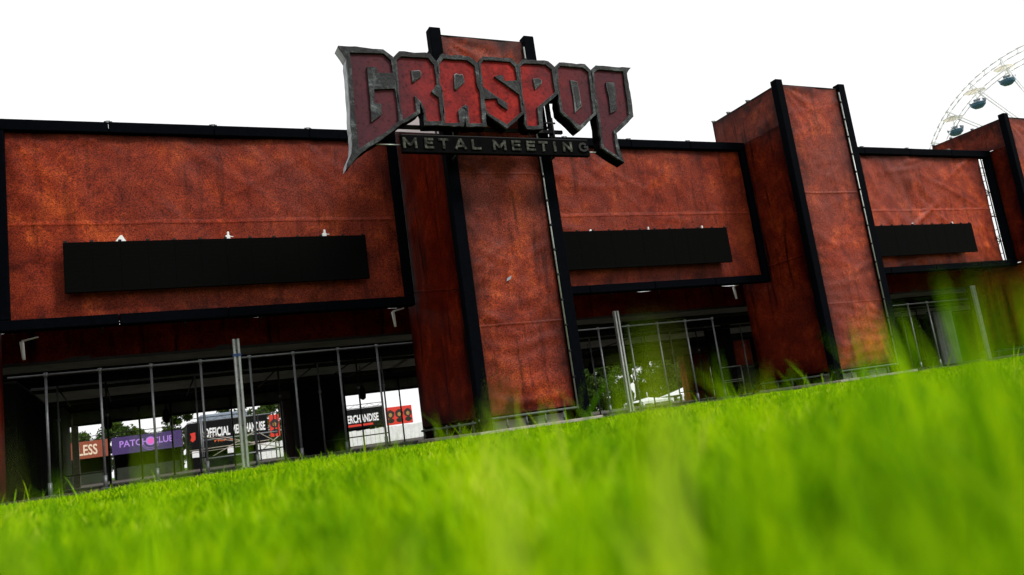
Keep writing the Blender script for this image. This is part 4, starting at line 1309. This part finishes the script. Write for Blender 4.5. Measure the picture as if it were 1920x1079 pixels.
def gondola(label, ang):
    p = wp(ang, WR - 0.7, 0)
    t = thing('gondola', label, 'gondola', tuple(p + Vector((0, 0, -3.4))), 'gondolas of the ferris wheel')
    # umbrella roof
    def lathe(prof, n=10, mat=None, name='x'):
        bm = bmesh.new()
        rings = [[bm.verts.new(p + Vector((r_ * math.cos(2 * math.pi * i / n), r_ * math.sin(2 * math.pi * i / n), z))) for i in range(n)] for r_, z in prof]
        for a, b in zip(rings, rings[1:]):
            for i in range(n):
                bm.faces.new((a[i], a[(i + 1) % n], b[(i + 1) % n], b[i]))
        return link(name, bm_mesh(bm), mat, t)
    lathe([(0.06, -0.20), (0.8, -0.36), (1.5, -0.62)], 10, M['canopy_beige'], 'umbrella_roof')
    for i in range(5):
        a = 2 * math.pi * i / 5
        link('rib', tube_me(p + Vector((0.1 * math.cos(a), 0.1 * math.sin(a), -0.26)), p + Vector((1.46 * math.cos(a), 1.46 * math.sin(a), -0.64)), 0.025, 5), M['timber'], t)
    link('mast', tube_me(p + Vector((0, 0, -0.1)), p + Vector((0, 0, -3.2)), 0.05, 7), M['wheel_white'], t)
    lathe([(0.05, -3.35), (0.62, -3.30), (1.02, -2.95), (1.12, -2.55), (1.06, -2.55), (0.96, -2.92), (0.05, -3.2)], 12, M['teal'], 'basket')
    for i in range(6):
        a = 2 * math.pi * (i + 0.5) / 6
        c, s_ = math.cos(a), math.sin(a)
        q = Vector((-s_, c, 0))
        o = Vector((c, s_, 0))
        b = p + o * 1.06
        me = mesh([b - q * 0.42 + Vector((0, 0, -2.52)), b + q * 0.42 + Vector((0, 0, -2.52)), b + q * 0.46 + o * 0.06 + Vector((0, 0, -2.14)), b - q * 0.46 + o * 0.06 + Vector((0, 0, -2.14))], [(0, 1, 2, 3)])
        if i not in (2,):
            fr = link('back_rest', me, M['teal'], t)
            me2 = mesh([v.co + o * 0.012 for v in me.vertices], [(0, 1, 2, 3)])
            cc = sum((v.co for v in me2.vertices), Vector()) / 4
            for v in me2.vertices:
                v.co = cc + (v.co - cc) * 0.74
            link('pane', me2, M['bluegrey'], fr)
    link('grab_ring', tubes_me([(p + Vector((1.15 * math.cos(a), 1.15 * math.sin(a), -2.2)), p + Vector((1.15 * math.cos(a + 0.5236), 1.15 * math.sin(a + 0.5236), -2.2)), 0.025) for a in [i * 0.5236 for i in range(12)]], 5), M['wheel_white'], t)
gondola('lowest gondola in view, just above the tower sheet', A0 + 0.0)
gondola('middle one of the three gondolas in view', A0 - 14.0 * 360 / 364)
gondola('highest gondola in view, nearest the photo corner', A0 - 28.0 * 360 / 364)

# ================================================================== grass
def build_grass():
    rng = np.random.default_rng(4)
    P, H, W = [], [], []
    fw = np.array([math.sin(yaw), math.cos(yaw)])
    def zone(r0, r1, dens, hm, hs, wd, half=R(44)):
        area = half * (r1 * r1 - r0 * r0)
        n = int(area * dens)
        r_ = np.sqrt(rng.uniform(r0 * r0, r1 * r1, n))
        a = rng.uniform(-half, half, n) + yaw
        x, y = r_ * np.sin(a), r_ * np.cos(a)
        k = (y < 15.9 + 0.3 * np.sin(x * 1.3)) & (x < 60)
        x, y = x[k], y[k]
        n = len(x)
        clump = 0.5 + 0.5 * np.sin(x * 3.1 + 1.7 * np.sin(y * 2.3)) * np.cos(y * 2.7 + 1.3 * np.sin(x * 1.9))
        h = np.clip(rng.normal(hm, hs, n), hm * 0.4, hm * 2.2) * (0.55 + 0.95 * clump ** 1.5)
        P.append(np.c_[x, y]); H.append(h); W.append(rng.uniform(0.7, 1.3, n) * wd)
    zone(0.16, 0.9, 3600, 0.100, 0.030, 0.0068)
    zone(0.9, 2.5, 3000, 0.100, 0.030, 0.0070)
    zone(2.5, 6.0, 1700, 0.080, 0.026, 0.009)
    zone(6.0, 13.0, 560, 0.058, 0.020, 0.014, R(42))
    zone(13.0, 40.0, 260, 0.042, 0.014, 0.020, R(36))
    zone(0.55, 3.2, 42, 0.200, 0.030, 0.0075)            # stems that stand above the sward
    zone(3.2, 9.0, 9, 0.190, 0.035, 0.0085)
    # taller stalks close to the lens, in loose tufts
    tufts = [(-31, 0.42, 0.265, 2), (-27.5, 0.40, 0.250, 2), (-24.5, 0.6, 0.245, 2), (-21, 0.9, 0.25, 3), (-12, 0.8, 0.232, 3), (-3.2, 0.45, 0.238, 2), (-2, 0.7, 0.235, 3),
             (8.2, 0.40, 0.255, 3), (6.5, 0.75, 0.252, 3), (10, 1.0, 0.24, 3), (16, 0.8, 0.236, 3), (25.0, 0.36, 0.252, 2), (22.5, 0.8, 0.255, 3),
             (30.2, 0.36, 0.268, 2), (29.8, 0.7, 0.275, 2), (28.6, 0.9, 0.315, 4), (25.2, 1.1, 0.29, 4), (32.3, 0.34, 0.242, 3), (33, 0.7, 0.26, 3)]
    tp, thh = [], []
    for (az, d, hh, k) in tufts:
        for _ in range(k):
            aa = R(az + rng.normal(0, 0.7)) + yaw
            dd = d * rng.uniform(0.85, 1.2)
            tp.append((dd * math.sin(aa), dd * math.cos(aa)))
            thh.append(hh * rng.uniform(0.88, 1.0))
    NT = len(tp)
    P.append(np.array(tp)); H.append(np.array(thh)); W.append(rng.uniform(0.006, 0.010, NT))
    P = np.concatenate(P); H = np.concatenate(H); W = np.concatenate(W)
    n = len(P)
    th = rng.uniform(0, 2 * math.pi, n)
    lean = rng.uniform(0.1, 0.75, n) * H
    lean[-NT:] *= 0.12
    ld = rng.uniform(0, 2 * math.pi, n)
    z0 = np.array([lawn_h(x, y) * max(0, min(1, (15.5 - abs(y)) / 3)) * max(0, min(1, (15.9 - abs(x)) / 3)) for x, y in P]) - 0.004
    V = np.zeros((n, 7, 3))
    for k, (t_, wf) in enumerate([(0, 1.0), (0.4, 0.95), (0.75, 0.6)]):
        cxx = P[:, 0] + np.cos(ld) * lean * t_ ** 1.8
        cyy = P[:, 1] + np.sin(ld) * lean * t_ ** 1.8
        for s_ in (0, 1):
            sg = (s_ - 0.5) * W * wf
            V[:, 2 * k + s_, 0] = cxx + np.cos(th) * sg
            V[:, 2 * k + s_, 1] = cyy + np.sin(th) * sg
            V[:, 2 * k + s_, 2] = z0 + H * t_
    V[:, 6, 0] = P[:, 0] + np.cos(ld) * lean
    V[:, 6, 1] = P[:, 1] + np.sin(ld) * lean
    V[:, 6, 2] = z0 + H
    tri = np.array([(0, 1, 3), (0, 3, 2), (2, 3, 5), (2, 5, 4), (4, 5, 6)])
    I = (np.arange(n) * 7)[:, None, None] + tri[None]
    I = I.reshape(-1)
    me = bpy.data.meshes.new('m')
    me.vertices.add(n * 7)
    me.vertices.foreach_set('co', V.reshape(-1))
    nt_ = n * 5
    me.loops.add(nt_ * 3)
    me.loops.foreach_set('vertex_index', I.astype(np.int32))
    me.polygons.add(nt_)
    me.polygons.foreach_set('loop_start', (np.arange(nt_) * 3).astype(np.int32))
    me.polygons.foreach_set('loop_total', np.full(nt_, 3, np.int32))
    me.polygons.foreach_set('use_smooth', np.ones(nt_, bool))
    me.update(calc_edges=True)
    o = link('grass', me, M['grass'])
    o['kind'] = 'stuff'
    o['label'] = 'bright green grass blades filling the foreground'
    o['category'] = 'grass'
    print('blades', n)
build_grass()
